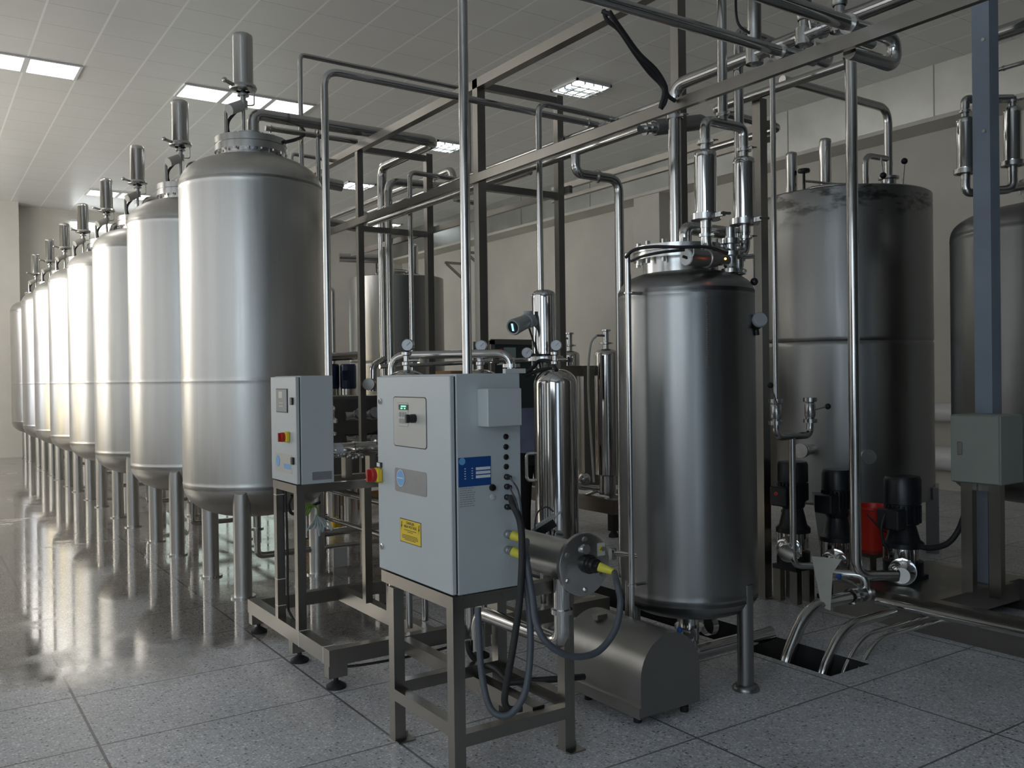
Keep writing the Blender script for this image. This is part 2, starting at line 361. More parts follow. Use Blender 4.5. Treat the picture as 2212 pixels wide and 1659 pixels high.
# glowing panes in the left wall: daylight windows and added fill panes
wn = 0
def window(x, y0, y1, z0, z1, mat, cols, rows):
    global wn; wn += 1
    o = struct('window_%d' % wn, MB().bb((x, y0, z0), (x + .012, y1, z1)), mat); fr = MB(); X0, X1 = x + .004, x + .06
    for k in range(cols + 1):
        y = y0 + (y1 - y0) * k / cols; fr.bb((X0, y - .03, z0), (X1, y + .03, z1))
    for k in range(rows + 1):
        z = z0 + (z1 - z0) * k / rows; fr.bb((X0, y0 - .03, z - .03), (X1, y1 + .03, z + .03))
    part('window_frame', fr, 'lamp_frame', o); return o
for y in (-3.2, -.9): window(RX0, y, y + 1.9, 1.2, 4.2, 'win_side', 3, 2)
for y in (2.0, 4.8, 7.6): window(RX0, y, y + 2.4, .8, 4.6, 'fill_dim', 3, 3)  # unseen panes added to lighten the nearest tank's left side
for y in (11.6, 14.6, 17.8): window(RX0, y, y + 2.7, 3.15, 4.4, 'fill_high', 5, 1)  # unseen high panes added to brighten the ceiling
for y, w in ((11.8, 'win_far'), (14.4, 'win_warm'), (17.4, 'win_cool')): window(RX0, y, y + 2.0, .9, 2.9, w, 3, 2)
# open doorway in the wall behind the photographer
o = struct('door_1', MB().bb((-1.5, RY0, 0), (.2, RY0 + .012, 2.9)), 'win_door'); fr = MB()
for x in (-1.55, .2): fr.bb((x, RY0, 0), (x + .05, RY0 + .05, 2.95))
fr.bb((-1.55, RY0, 2.9), (.25, RY0 + .05, 2.95)); part('door_frame', fr, 'lamp_frame', o)
# frosted windows at the back
for k, x in enumerate((4.9, 5.9, 6.9)):
    wn += 1; o = struct('window_%d' % wn, MB().bb((x, RY1 - .012, 1.5), (x + .85, RY1, 3.4)), 'win_green'); fr = MB()
    for xx in (x - .04, x + .41, x + .85): fr.bb((xx, RY1 - .06, 1.46), (xx + .04, RY1 - .005, 3.44))
    for z in (1.46, 2.4, 3.4): fr.bb((x - .04, RY1 - .06, z), (x + .89, RY1 - .005, z + .04))
    part('window_frame', fr, 'lamp_frame', o)
# ---------------------------------------------------------------- ceiling lights
def troffer(x, y, label):
    t = thing('ceiling_light', label, 'ceiling light', (x, y, RZ), 'louvred ceiling lights'); h = .29
    fr = MB()
    for a, b_ in (((-h, -h), (h, -h + .025)), ((-h, h - .025), (h, h)), ((-h, -h), (-h + .025, h)), ((h - .025, -h), (h, h))):
        fr.bb((x + a[0], y + a[1], RZ - .03), (x + b_[0], y + b_[1], RZ - .001))
    part('frame', fr, 'lamp_frame', t); lv = MB()
    for k in range(1, 4): lv.bb((x - h + .02, y - h + 2 * h * k / 4 - .014, RZ - .06), (x + h - .02, y - h + 2 * h * k / 4 + .014, RZ - .012))
    for k in range(1, 4): lv.bb((x - h + 2 * h * k / 4 - .012, y - h + .02, RZ - .06), (x - h + 2 * h * k / 4 + .012, y + h - .02, RZ - .012))
    part('louver', lv, 'louver', t)
    for k in (-.19, 0, .19): part('lamp_tube', MB().cyl((x - h + .04, y + k, RZ - .025), (x + h - .04, y + k, RZ - .025), .016, n=10), 'tube_glow', t)
for P, l in (((7.461, 9.369, 5.400), 'square louvred ceiling light right of the main steel post'), ((7.384, 12.912, 5.400), 'louvred ceiling light just left of the tall middle pole'),
             ((7.377, 16.425, 5.400), 'small louvred ceiling light behind the second rack post'), ((9.883, 20.236, 5.400), 'farthest louvred ceiling light, low between the two drop pipes')):
    troffer(P[0], P[1], l)
def sky_panel(x, y, label):
    t = thing('light_panel', label, 'ceiling light', (x, y, RZ), 'glowing ceiling panels'); fr = MB(); a = .2975; b = .265
    for p, q in (((-a, -a), (a, -b)), ((-a, b), (a, a)), ((-a, -b), (-b, b)), ((b, -b), (a, b))): fr.bb((x + p[0], y + p[1], RZ - .018), (x + q[0], y + q[1], RZ - .001))
    part('frame', fr, 'lamp_frame', t); part('diffuser', MB().bb((x - b, y - b, RZ - .010), (x + b, y + b, RZ - .002)), 'panel_glow', t)
for k, l in ((1, 'glowing ceiling panel cut by the left photo edge'), (2, 'glowing ceiling panel second from the left photo edge'), (5, 'glowing ceiling panel just left of the nearest tank filter cap'),
             (6, 'glowing ceiling panel directly behind the nearest tank filter stem'), (7, 'glowing ceiling panel right of the nearest tank filter stem')):
    sky_panel(.595 * k + .2975, 12.2, l)
for k, l in ((5, 'far glowing ceiling panel left of the fourth tank filter'), (6, 'far glowing ceiling panel behind the fourth tank filter'), (7, 'far glowing ceiling panel right of the third tank filter stem')):
    sky_panel(.595 * k + .2975, 19.7, l)
o = thing('batten_light', 'thin white tube light high on the back wall', 'ceiling light', (3.4, 21.9, 5.1))
part('housing', MB().bb((3.0, 21.9, 5.14), (4.5, 21.98, 5.19)), 'lamp_frame', o); part('lamp_tube', MB().cyl((3.02, 21.93, 5.11), (4.48, 21.93, 5.11), .018, n=10), 'tube_glow', o)
# wall brackets
for p, l in (((11.150, 18.673, 4.320), 'dark steel wall bracket right of the far flat-topped tank'), ((11.150, 17.718, 4.450), 'small pale bracket ledge high on the beige wall')):
    bm = MB().bb((p[0] - .5, p[1] - .03, p[2] - .03), (p[0] + .05, p[1] + .03, p[2] + .03)); bm.beam((p[0] - .45, p[1], p[2] - .03), (p[0] + .04, p[1], p[2] - .4), .05)
    solo('wall_bracket', bm, 'dull', l, 'bracket')

# ================================================================ row of eight storage tanks on the left
def dome(R, r, z0, h, n=9, upw=True, e=2.0):       # ellipse from the shell radius R (at z0) to radius r
    a1 = math.acos(min(1, (r / R) ** (e / 2))); s = h if upw else -h
    return [(R * max(0, math.cos(a1 * (k / n) ** 1.2)) ** (2 / e), z0 + s * math.sin(a1 * (k / n) ** 1.2) ** (2 / e)) for k in range(n + 1)]
def shell_profile(R, zb, hb, zt, ht, rn, seams, e=2.0):
    p = [(0 if abs(r) < 1e-4 else r, z) for r, z in reversed(dome(R, 0, zb, hb, 14, False, e))]
    for z in seams: p += [(R, z - .030), (R, z - .010), (R + .0016, z - .003), (R + .0016, z + .003), (R, z + .010), (R, z + .030)]
    p += dome(R, rn, zt, ht, 14, True, e); return p
def filter_body(c, r, z0, z1, n=24):
    k = r * .45
    return MB().lathe([(0, z0), (r * .86, z0), (r, z0 + .012), (r, z0 + .03), (r, z1 - k - .02), (r, z1 - k)] + [(r * math.cos(a) if a < 1.5 else 0, z1 - k + k * math.sin(a)) for a in (.35, .7, 1.05, 1.3, PI / 2)], (c[0], c[1], 0), (0, 0, 1), n)
TX, TY, TR, TP = 2.19, 6.81, .532, 1.92
def make_row_tank():
    def tp(n, mb, mat, par, *a):          # fittings on the dome
        mb.v = [(x + .015, y, z - .035) for x, y, z in mb.v]; return part(n, mb, mat, par, *a)
    t = thing('storage_tank', 'x', 'storage tank', (TX, TY, 0), 'row of satin steel storage tanks')
    c = (TX, TY, 0)
    part('shell', MB().lathe(shell_profile(TR, .79, .27, 3.0, .27, .225, (.79, 1.552, 3.0), 2.25), c, n=72), 'tank', t)
    part('manway_neck', MB().lathe([(.225, 3.22), (.225, 3.33)], c, n=40), 'flange', t)
    fl = part('lid', MB().lathe([(.225, 3.285), (.270, 3.285), (.270, 3.332), (.263, 3.335), (.263, 3.339), (.270, 3.342), (.270, 3.390), (0, 3.390)], c, n=48), 'flange', t)
    bolts((TX, TY, 3.337), (0, 0, 1), .247, 16, .011, .125, t)
    n2 = (TX - .015, TY + .01, 0)
    tp('nozzle', MB().lathe([(.06, 3.42), (.06, 3.44), (.10, 3.44), (.10, 3.46), (.06, 3.462), (.10, 3.465), (.10, 3.485), (0, 3.485)], n2, n=28), 'flange', t)
    tp('outlet_elbow', MB().tube([(n2[0] + .02, n2[1], 3.48), (n2[0] + .02, n2[1], 3.64), (n2[0] + .30, n2[1], 3.64)], .046, .12), 'pipe', t)
    fc = (TX - .075, TY - .01, 0)
    tp('valve_stem', MB().lathe([(.014, 3.42), (.014, 3.66), (.034, 3.66), (.034, 3.72), (.022, 3.725), (.022, 3.75), (.045, 3.755), (.045, 3.77), (.02, 3.78), (.02, 3.82)], fc, n=18), 'flange', t)
    va = tp('valve_actuator', MB().cyl((fc[0] - .02, fc[1], 3.68), (fc[0] - .12, fc[1] - .04, 3.625), .042, n=18), 'panel', t)
    vf = tp('vent_filter', filter_body(fc, .078, 3.80, 4.24), 'polish', t)
    cl = MB().lathe([(.05, 3.79), (.098, 3.80), (.105, 3.815), (.098, 3.835), (.078, 3.84)], fc, n=28)
    cl.beam((fc[0] - .09, fc[1] - .05, 3.815), (fc[0] - .16, fc[1] - .09, 3.825), .02); cl.ball((fc[0] - .165, fc[1] - .092, 3.826), .02, 10)
    tp('clamp', cl, 'flange', vf)
    tp('drain_bracket', MB().tube([(fc[0] + .085, fc[1], 3.81), (fc[0] + .085, fc[1], 3.70), (fc[0] + .03, fc[1], 3.69)], .006, .02, 8), 'flange', t)
    tp('sample_tube', MB().tube([(TX - .20, TY + .02, 3.41), (TX - .20, TY + .02, 3.64), (TX - .12, TY + .02, 3.64)], .014, .03, 10), 'pipe', t)
    tp('air_hose', MB().spline([(fc[0] - .03, fc[1] + .02, 3.66), (fc[0] - .10, fc[1] + .05, 3.56), (fc[0] - .09, fc[1] + .06, 3.46), (fc[0] - .02, fc[1] + .06, 3.43)], .012, 8), 'rubber', t)
    for k, a in enumerate((-120, 120, 0)):
        p = (TX + .482 * math.cos(math.radians(a)), TY + .482 * math.sin(math.radians(a)), 0)
        top = .80; n = 20; mb = MB(); o = []
        for i in range(n):
            q = 2 * PI * i / n; dx, dy = .063 * math.cos(q), .063 * math.sin(q)
            zz = top - .06 * (dx * math.cos(math.radians(a)) + dy * math.sin(math.radians(a))) / .063; o += [(p[0] + dx, p[1] + dy, .012), (p[0] + dx, p[1] + dy, zz)]
        mb.add(o, [(2 * i, 2 * ((i + 1) % n), 2 * ((i + 1) % n) + 1, 2 * i + 1) for i in range(n)] + [tuple(2 * i + 1 for i in range(n))])
        lg = part('leg', mb, 'tank', t); part('foot_plate', MB().lathe([(.063, .012), (.088, .012), (.088, 0), (0, 0)], (p[0], p[1], 0), n=24), 'flange', lg)
    part('drain_valve', MB().lathe([(.03, .53), (.03, .42), (.05, .42), (.05, .40), (.03, .40), (.03, .30)], c, n=16).tube([(TX, TY, .31), (TX, TY, .2), (TX + .5, TY, .2)], .025, .06), 'pipe', t)
    return t
t1 = make_row_tank()
LBL = ['nearest and largest-looking satin steel tank of the left row', 'second satin steel tank of the left row, half hidden by the nearest', 'third satin steel tank back in the left row',
       'fourth satin steel tank of the left row, lit at its left edge', 'fifth satin steel tank of the left row with a pale bright dome', 'sixth satin steel tank of the left row',
       'seventh satin steel tank of the left row', 'last satin steel tank at the far left end of the row']
t1['label'] = LBL[0]
for k in range(1, 8):
    c = copy_tree(t1); c.location = (TX, TY + TP * k + (.3 if k == 7 else 0), 0); c['label'] = LBL[k]
# ================================================================ pipe rack of square tube
rk = thing('pipe_rack', 'tall square-tube steel rack carrying the overhead pipes across the hall', 'pipe rack', (3.43, 4.98, 0))
RA, RB = 3.11, 3.76
for x, y, w, h in ((RA, 6.87, .05, 3.5), (RB, 6.87, .06, 3.5), (RA, 4.98, .06, 3.5), (RB, 4.98, .05, 3.5), (3.79, 3.836, .064, 5.39)):
    part('post', MB().bb((x - w / 2, y - w / 2, 0), (x + w / 2, y + w / 2, h)), 'tube', rk)
part('top_beam', MB().bb((RA - .03, -.6, 3.44), (RA + .03, 8.6, 3.50)), 'tube', rk)
for y in (4.98, 6.87):
    if y > 4: part('cross_bar', MB().bb((RA + .03, y - .022, 3.44), (RB + .02, y + .022, 3.485)), 'tube', rk)
    part('cross_bar', MB().bb((RA + .03, y - .022, 2.78), (RB + .02, y + .022, 2.825)), 'tube', rk)
part('rail', MB().bb((RA - .055, .9, 2.82), (RA - .028, 8.6, 2.875)), 'tube', rk)
part('rail', MB().bb((RB + .028, 4.9, 2.82), (RB + .055, 8.6, 2.87)), 'tube', rk)
sp_ = thing('rail_post', 'upright square steel post rising beside the first pump with a rail bolted on top', 'post', (4.90, 4.18, 0))
part('column', MB().bb((4.865, 4.145, .006), (4.935, 4.215, 3.45)), 'tube', sp_)
part('foot_plate', MB().bb((4.83, 4.11, 0), (4.97, 4.25, .006)), 'tube', sp_)
part('rail', MB().bb((4.936, 4.10, 3.25), (4.975, 6.66, 3.30)), 'tube', sp_)
part('lower_rail', MB().bb((4.936, 4.10, 3.16), (4.975, 6.66, 3.19)), 'tube', sp_)
# ================================================================ overhead pipes
Yb = 4.50
pipe('long thin steel pipe along the rack, above its bright front rail', [(3.81, 4.0, 3.206), (3.81, 11.0, 3.206)], .02, clamps=[((3.81, 4.98, 3.206), (0, 1, 0)), ((3.81, 6.87, 3.206), (0, 1, 0))])
pipe('steel pipe slung under the rack rails right of the middle post', [(3.45, 7.4, 2.945), (3.45, 3.80, 2.945)], .024)
# tank outlet pipe, elbow, drop pipe
pipe('thick steel pipe from the nearest tank lid over the rack and down', [(TX + .28, 6.82, 3.605), (3.815, 6.82, 3.605), (3.815, 7.90, 3.605), (3.815, 7.90, 1.42)], .046, .10)
pipe('thinner steel pipe just beneath the thick tank outlet pipe', [(TX + .16, 6.95, 3.545), (RA + .02, 6.95, 3.545)], .022, clamps=[((TX + .2, 6.95, 3.545), (1, 0, 0))])
pipe('short drop pipe with a collar right of the nearest tank lid', [up_((2.781, 6.950, 3.595), .03), up_((2.795, 6.950, 3.219), -.6)], .020, clamps=[((2.784, 6.950, 3.543), (0, 0, 1))])
solo('hose', MB().spline([(2.388, 6.604, 3.362), (2.528, 6.751, 3.436), (2.647, 6.913, 3.519), (2.691, 7.005, 3.580), (2.680, 7.037, 3.617)], .014, 8), 'rubber', 'short black hose between the nearest tank lid and the thin rising pipe', 'hose')
P = (2.690, 7.071, 4.227); pipe('thin steel pipe rising behind the nearest tank and running right', [at_z(P, .25), P, (4.307, 7.071, 4.206), at_z((4.307, 7.071, 4.206), 3.3)], .02, .05)
P = (2.710, 7.352, 3.476); pipe('short thin pipe hooked behind the nearest tank shoulder', [up_(P, -1.2), P, up_((3.151, 7.352, 3.460), 0)], .016, .04)
P = (3.051, 7.483, 3.291); pipe('thick capped pipe end beside the nearest tank right shoulder', [(2.881, 7.483, 3.308), (3.217, 7.483, 3.280)], .05)
# the pipe that drops to the small skid behind the small cabinet
VP_ = (1.96, 4.78, 0)
pipe('slim steel pipe dropping right of the nearest tank to the small skid', [(VP_[0], VP_[1], 1.42), (VP_[0], VP_[1], 3.30), (3.80, 4.60, 3.215)], .021, .09, clamps=[((3.72, 4.606, 3.218), (1, 0, 0))])
P = (3.196, 4.430, 3.221); pipe('slim steel pipe dropping to the tall polished filter in the middle', [at_z(P, 2.03), P, (3.86, 4.43, 3.206)], .019, .07, clamps=[((3.76, 4.43, 3.206), (1, 0, 0))])
P = (2.381, 3.958, 3.257); pipe('tall bare steel pole-like pipe standing behind the large grey cabinet', [at_z(P, .22), at_z(P, 5.38)], .026)
P = (3.699, 7.531, 3.384); Q = (4.393, 7.531, 3.407); pipe('thick steel drop pipe with elbow behind the large grey cabinet', [at_z(P, 1.42), P, Q, up_(Q, .17), V(Q[0], Q[1] + 3.2, Q[2] + .17)], .038, .11, clamps=[((4.178, 7.531, 3.393), (1, 0, 0))])
P = (3.495, 6.703, 3.283); pipe('thin steel drop pipe beside the second rack portal', [at_z(P, .25), P, (4.033, 6.703, 3.273)], .020, .06)
P = (3.767, 7.843, 3.068); pipe('bent steel pipe end under the left rack rail', [(3.193, 7.843, 3.018), (3.563, 7.843, 2.980), up_((3.611, 7.843, 2.984), .15)], .04, .09)
P = (4.348, 7.456, 3.273); pipe('short hooked pipe left of the middle post', [(4.646, 7.456, 3.257), P, V(P[0], P[1] - 1.3, P[2])], .024, .05)
P = (3.363, 5.342, 2.744); pipe('capped upright pipe close behind the middle rack post', [at_z(P, .2), P], .026)
# right of the middle: tee pipe and drop behind the buffer tank
P0 = (3.450, 4.395, 2.965); P1_ = (3.720, 4.207, 2.816)
pipe('steel pipe that hooks below the rack rails and drops left of the buffer tank', [(3.45, P0[1], 2.93), (3.45, P0[1], P0[2] - .15), (3.80, P0[1], P0[2] - .15), (3.80, P0[1], .25)], .03, .09, clamps=[((3.62, P0[1], P0[2] - .15), (1, 0, 0))])
t = thing('valve_actuator', 'dark cylindrical actuator slung under the rack beside the tall post', 'valve', (4.011, 4.066, 3.118))
A, B = V(*(3.883, 4.152, 3.102)), V(*(4.292, 4.120, 3.192)); d = (B - A).normalized()
part('cylinder', MB().lathe([(0, 0), (.044, .002), (.05, .01), (.05, (B - A).length - .03), (.038, (B - A).length), (0, (B - A).length)], A, d, 24), 'dull', t)
part('valve_body', MB().lathe([(.024, -.11), (.024, -.08), (.04, -.08), (.04, -.065), (.026, -.06), (.026, -.03), (.036, -.03), (.036, 0)], A, d, 20), 'flange', t)
part('hanger', MB().bb((A.x - .01, A.y - .01, A.z), (A.x + .01, A.y + .01, A.z + .1)), 'dull', t)
# thick riser and its run with three actuated valves
RXx, RYy, RZz = 3.636, 3.716, 3.20
pipe('thick steel riser behind the buffer tank lid turning along the ceiling', [(RXx, RYy, .25), (RXx, RYy, RZz), (RXx, .9, RZz)], .036, .10, clamps=[((RXx, RYy, 3.02), (0, 0, 1)), ((RXx, 3.02, RZz), (0, 1, 0)), ((RXx, 2.72, RZz), (0, 1, 0))])
for y, l in ((3.13, 'black-cabled valve actuator nearest the buffer tank riser'), (2.82, 'middle of the three upright valve actuators under the ceiling'), (2.62, 'rightmost of the three upright valve actuators under the ceiling')):
    t = thing('valve_actuator', l, 'valve', (RXx, y, RZz), 'upright valve actuators')
    part('valve_body', MB().lathe([(.045, -.05), (.045, .03), (.025, .035), (.025, .07)], (RXx, y, RZz), (0, 0, 1), 18), 'flange', t)
    part('cylinder', MB().lathe([(.03, .07), (.036, .08), (.036, .42), (.03, .44), (0, .44)], (RXx, y, RZz), (0, 0, 1), 18), 'dull', t)
    part('air_hose', MB().spline([(RXx - .03, y, RZz + .10), (RXx - .09, y + .03, RZz + .16), (RXx - .08, y + .05, RZz + .34), (RXx - .05, y + .08, RZz + .55)], .007, 8), 'rubber', t)
# B pipes clamped on the front rail
pipe('steel pipe crossing the top of the photo down to the rack rail', [(-3.39, 2.525, 2.925), (3.32, 2.525, 2.925)], .023, clamps=[((3.10, 2.525, 2.925), (1, 0, 0))])
pipe('thick steel pipe at the top right ending in a U-turn', [(-3.39, 2.19, 2.93), (3.40, 2.19, 2.93), (3.40, 2.19, 2.82), (3.1, 2.19, 2.82)], .029, .055, clamps=[((3.10, 2.19, 2.93), (1, 0, 0))])
P = (3.673, 3.272, 3.387); Q = (4.436, 3.272, 3.336)
pipe('bright steel pipe bent over at the top and dropping behind the right filter', [at_z(P, 2.15), P, Q, up_(Q, .09), up_((4.290, 3.272, 3.367), .05)], .026, .07, clamps=[((4.237, 3.272, 3.373), (1, 0, 0))])
P = (4.827, 3.401, 3.460); Q = V(P[0], P[1] + 1.15, P[2])
t = pipe('tall thick steel pipe dropping to the right-hand pumps', [(5.04, 3.26, .29), (P[0], P[1], .29), (P[0], P[1], 3.62), (P[0] + .22, P[1], 3.62)], .035, .10, clamps=[((P[0], P[1], 3.50), (0, 0, 1))])
pipe('steel pipe running back left from the tall right-hand drop pipe', [(P[0], P[1] + .03, P[2]), Q, V(Q[0] + .75, Q[1], Q[2] - .02), V(Q[0] + .75, Q[1] + .80, Q[2] - .02)], .03, .09)
# thin pipe with the U valve set, dropping to the first pump
P = (4.586, 3.804, 3.522); x, y = P[0], P[1]; zb = (4.604, 3.771, 1.144)[2]
t = thing('pipe', 'thin steel pipe with a U-shaped pair of valves before the big right tank', 'pipe', (x, y, zb))
part('run', MB().tube([(x + .09, y + .16, P[2] + .02), (x, y, P[2] + .03), (x, y, zb + .17)], .0175, .05), 'pipe', t)
q = (4.923, 3.804, 1.172)
part('valve_loop', MB().tube([(x, y, zb + .13), (x, y, zb), (q[0], y, zb), (q[0], y, zb + .11)], .024, .075), 'pipe', t)
m = (4.740, 3.804, 1.120); part('drop', MB().tube([(m[0], y, zb), (m[0], y, .30), (4.93, 3.66, .30)], .022, .06), 'pipe', t)
for xx, hx, hz in ((x, -.11, .17), (q[0], .12, .02)):
    vb = part('valve', MB().lathe([(.045, .08), (.045, .105), (.028, .11), (.036, .13), (.036, .20), (.028, .215), (.045, .22), (.045, .245)], (xx, y, zb), (0, 0, 1), 18), 'flange', t)
    h = MB().cyl((xx, y - .03, zb + .165), (xx + hx, y - .05, zb + .165 + hz), .005, n=8); part('handle', h, 'flange', vb)
    part('knob', MB().ball((xx + hx, y - .05, zb + .165 + hz), .020, 12), 'black', vb, 'black ball knob')
# big tank feed
P = (7.063, 4.613, 3.836); Q = (5.678, 4.613, 3.847)
t = pipe('steel pipe crossing to the flat-topped right tank and dropping on it', [V(*Q), V(*P), at_z(P, 3.13)], .034, .14)

# ================================================================ large grey control cabinet on its stand
CX0, CX1, CY0, CY1, CZ0, CZ1 = 1.685, 2.005, 2.93, 3.575, .722, 1.56
st = thing('cabinet_stand', 'square-tube stand under the large grey cabinet', 'stand', (1.96, 3.2, 0))
LW = .05
legs = [(1.71, 2.955, .67), (1.71, 3.46, .66), (2.235, 2.955, .80), (2.235, 3.46, .64)]
for x, y, h in legs:
    l = part('leg', MB().bb((x - LW / 2, y - LW / 2, .006), (x + LW / 2, y + LW / 2, h)), 'tube', st)
    fp = MB().bb((x - .02, y - .05, 0), (x + .06, y + .05, .006)); fp.cyl((x + .042, y, .006), (x + .042, y, .03), .006, n=8)
    part('foot_plate', fp, 'tube', l)
for a, b in (((1.685, 2.93, .67), (1.735, 3.55, .72)), ((1.735, 2.93, .67), (2.21, 2.98, .72)), ((1.735, 3.435, .66), (2.21, 3.485, .71)),
             ((1.685, 2.98, .18), (1.735, 3.435, .23)), ((1.735, 2.93, .14), (2.21, 2.98, .19)), ((1.735, 3.435, .205), (2.21, 3.485, .255)), ((2.21, 2.98, .18), (2.26, 3.435, .23))
             ):
    part('rail', MB().bb(a, b), 'tube', st)
cb = thing('control_cabinet', 'large light grey control cabinet with a green display on a steel stand', 'control cabinet', (1.85, 3.25, CZ0))
part('body', MB().bev((CX0 + .026, CY0, CZ0), (CX1, CY1, CZ1 + .006), .003), 'cab', cb)
door = part('door', MB().bev((CX0, CY0 + .002, CZ0 + .004), (CX0 + .020, CY1 - .006, CZ1), .003), 'cab', cb)
gap = part('door_gasket', MB().bb((CX0 + .020, CY0 + .006, CZ0 + .008), (CX0 + .026, CY1 - .01, CZ1 - .004)), 'rubber', cb)
def rrect(w, h, r, n=5):
    o = []
    for cx, cy, a0 in ((w / 2 - r, h / 2 - r, 0), (-w / 2 + r, h / 2 - r, 90), (-w / 2 + r, -h / 2 + r, 180), (w / 2 - r, -h / 2 + r, 270)):
        for k in range(n + 1):
            a = math.radians(a0 + 90 * k / n); o.append((cx + r * math.cos(a), cy + r * math.sin(a)))
    return o
RX_, UPV = (0, -1, 0), (0, 0, 1)           # reading directions on a face that looks towards -X
def on_door(y, z, w, h, r, mat, name, parent, d=.002, x=CX0, lab=None):
    return part(name, MB().prism(rrect(w, h, r), (x, y, z), RX_, UPV, d), mat, parent, lab)
edge = on_door(3.262, 1.372, .292, .196 + .012, .016, 'print_dark', 'panel_edge', door, .0012)
pn = on_door(3.262, 1.372, .284, .200, .014, 'panel', 'operator_panel', door, .0022)
on_door(3.318, 1.402, .098, .100, .01, 'print_grey', 'keypad_edge', door, .0028)
kp = on_door(3.318, 1.402, .094, .096, .009, 'panel', 'keypad', door, .0034)
dp = on_door(3.310, 1.432, .086, .022, .002, 'print_dark', 'display', door, .0042)
ld = MB()
for k, w in enumerate((.012, .016, .012)): ld.prism(rrect(w, .005, .001), (CX0 - .0042, 3.325 - k * .016, 1.4365), RX_, UPV, .0006)
for k, w in enumerate((.018, .012)): ld.prism(rrect(w, .005, .001), (CX0 - .0042, 3.325 - k * .028, 1.4275), RX_, UPV, .0006)
part('display_digits', ld, 'lcd_green', door)
for yy in (3.342, 3.318, 3.294):
    for zz in (1.402, 1.375): on_door(yy, zz, .018, .02, .004, 'print_grey', 'key', door, .0044)
k_ = part('knob', MB().lathe([(.018, 0), (.018, .018), (.014, .03), (0, .03)], (CX0 - .002, 3.213, 1.389), (-1, 0, 0), 20).bb((CX0 - .044, 3.206, 1.372), (CX0 - .03, 3.220, 1.406)), 'black', door)
pl = on_door(3.262, 1.128, .278, .098, .012, 'plate', 'name_plate', door, .002)
bd = part('badge', MB().lathe([(.034, 0), (.034, .0016), (0, .0016)], (CX0 - .002, 3.345, 1.137), (-1, 0, 0), 32), 'sky_blue', door, 'sky blue round badge')
bw = MB()
for k, w in enumerate((.007, .006, .008, .006, .007, .006)): bw.prism(rrect(w, .006, .001), (CX0 - .0036, 3.371 - k * .0095, 1.137), RX_, UPV, .0005)
bw.ring((CX0 - .0034, 3.345, 1.137), (1, 0, 0), .033, .0355, .0012, 32); part('badge_print', bw, 'print_white', door)
for zz in (1.453, .824):
    part('lock', MB().lathe([(.013, 0), (.013, .006), (.009, .008), (.009, .004), (0, .004)], (CX0, 3.532, zz), (-1, 0, 0), 18), 'polish', door)
sw = part('switch_plate', MB().bev((CX0 - .028, 3.518, 1.102), (CX0, 3.570, 1.164), .006), 'yellow', door, 'yellow isolator switch')
part('switch_knob', MB().lathe([(.030, 0), (.030, .016), (.026, .02), (0, .02)], (CX0 - .028, 3.550, 1.134), (-1, 0, 0), 24).bb((CX0 - .062, 3.543, 1.108), (CX0 - .046, 3.557, 1.160)), 'red', sw, 'red switch knob')
part('switch_tag', MB().bb((CX0 - .008, 3.525, 1.166), (CX0, 3.566, 1.188)), 'print_dark', door)
part('switch_tag_label', MB().bb((CX0 - .0086, 3.534, 1.170), (CX0 - .008, 3.562, 1.186)), 'print_white', door)
wg = on_door(3.268, .9215, .186, .098, .001, 'print_dark', 'sticker_edge', door, .001)
ws = on_door(3.268, .9215, .180, .092, .001, 'yellow', 'warning_sticker', door, .0016, lab='yellow high voltage warning sticker')
lettering('DANGER', (CX0 - .002, 3.268, .9215 + .034), RX_, UPV, .017, 'print_dark', door)
lettering('HIGH VOLTAGE', (CX0 - .002, 3.268, .9215 + .019), RX_, UPV, .0155, 'print_dark', door)
tx = MB()
for k, (w, z) in enumerate(((.11, .005), (.05, -.002), (.14, -.017), (.15, -.023), (.15, -.029), (.10, -.035))):
    n = int(w / .012)
    for i in range(n): tx.prism(rrect(.0085, .0028, .0004), (CX0 - .0018, 3.268 + w / 2 - .006 - i * .012, .9215 + z), RX_, UPV, .0003)
for s in (-1, 1):
    tx.prism([(0, .020), (.006, .022), (.001, .006), (.007, .007), (-.004, -.016), (0, -.002), (-.006, -.003)], (CX0 - .0018, 3.268 - s * .076, .9215 + .016), RX_, UPV, .0004)
part('sticker_print', tx, 'print_dark', door)
# the cabinet side that faces the camera
RS, US = (1, 0, 0), (0, 0, 1)
jb = part('terminal_box', MB().bev((1.805, CY0 - .075, 1.362), (1.962, CY0, 1.508), .003), 'cab', cb)
def on_side(x, z, w, h, r, mat, name, d=.0015, lab=None): return part(name, MB().prism(rrect(w, h, r), (x, CY0, z), RS, US, d), mat, cb, lab)
on_side(1.790, 1.190, .146, .112, .002, 'blue_label', 'service_label', .0012, lab='dark blue service label')
sl = MB()
for k in range(3): part('label_bar', MB().prism(rrect(.066, .011, .0008), (1.827, CY0 - .0011, 1.200 - k * .0155), RS, US, .0008), 'print_white', cb)
for k in range(5):
    for xx in (1.746, 1.778): sl.prism(rrect(.006, .0035, .0005), (xx, CY0 - .0011, 1.203 - k * .0095), RS, US, .0006)
part('label_text', sl, 'print_white', cb)
part('service_label_badge', MB().lathe([(.014, 0), (.014, .0008), (0, .0008)], (1.733, CY0 - .0014, 1.232), (0, -1, 0), 24), 'sky_blue', cb)
dt = MB(); rnd = random.Random(3)
for k in range(9):
    x = 1.722
    for j in range(5):
        w = rnd.uniform(.006, .014); dt.prism(rrect(w, .0026, .0004), (x + w / 2, CY0 - .0006, 1.128 - k * .0085), RS, US, .0005); x += w + .003
dt.prism(rrect(.040, .005, .0006), (1.745, CY0 - .0006, 1.1365), RS, US, .0005)
part('data_plate_print', dt, 'print_grey', cb)
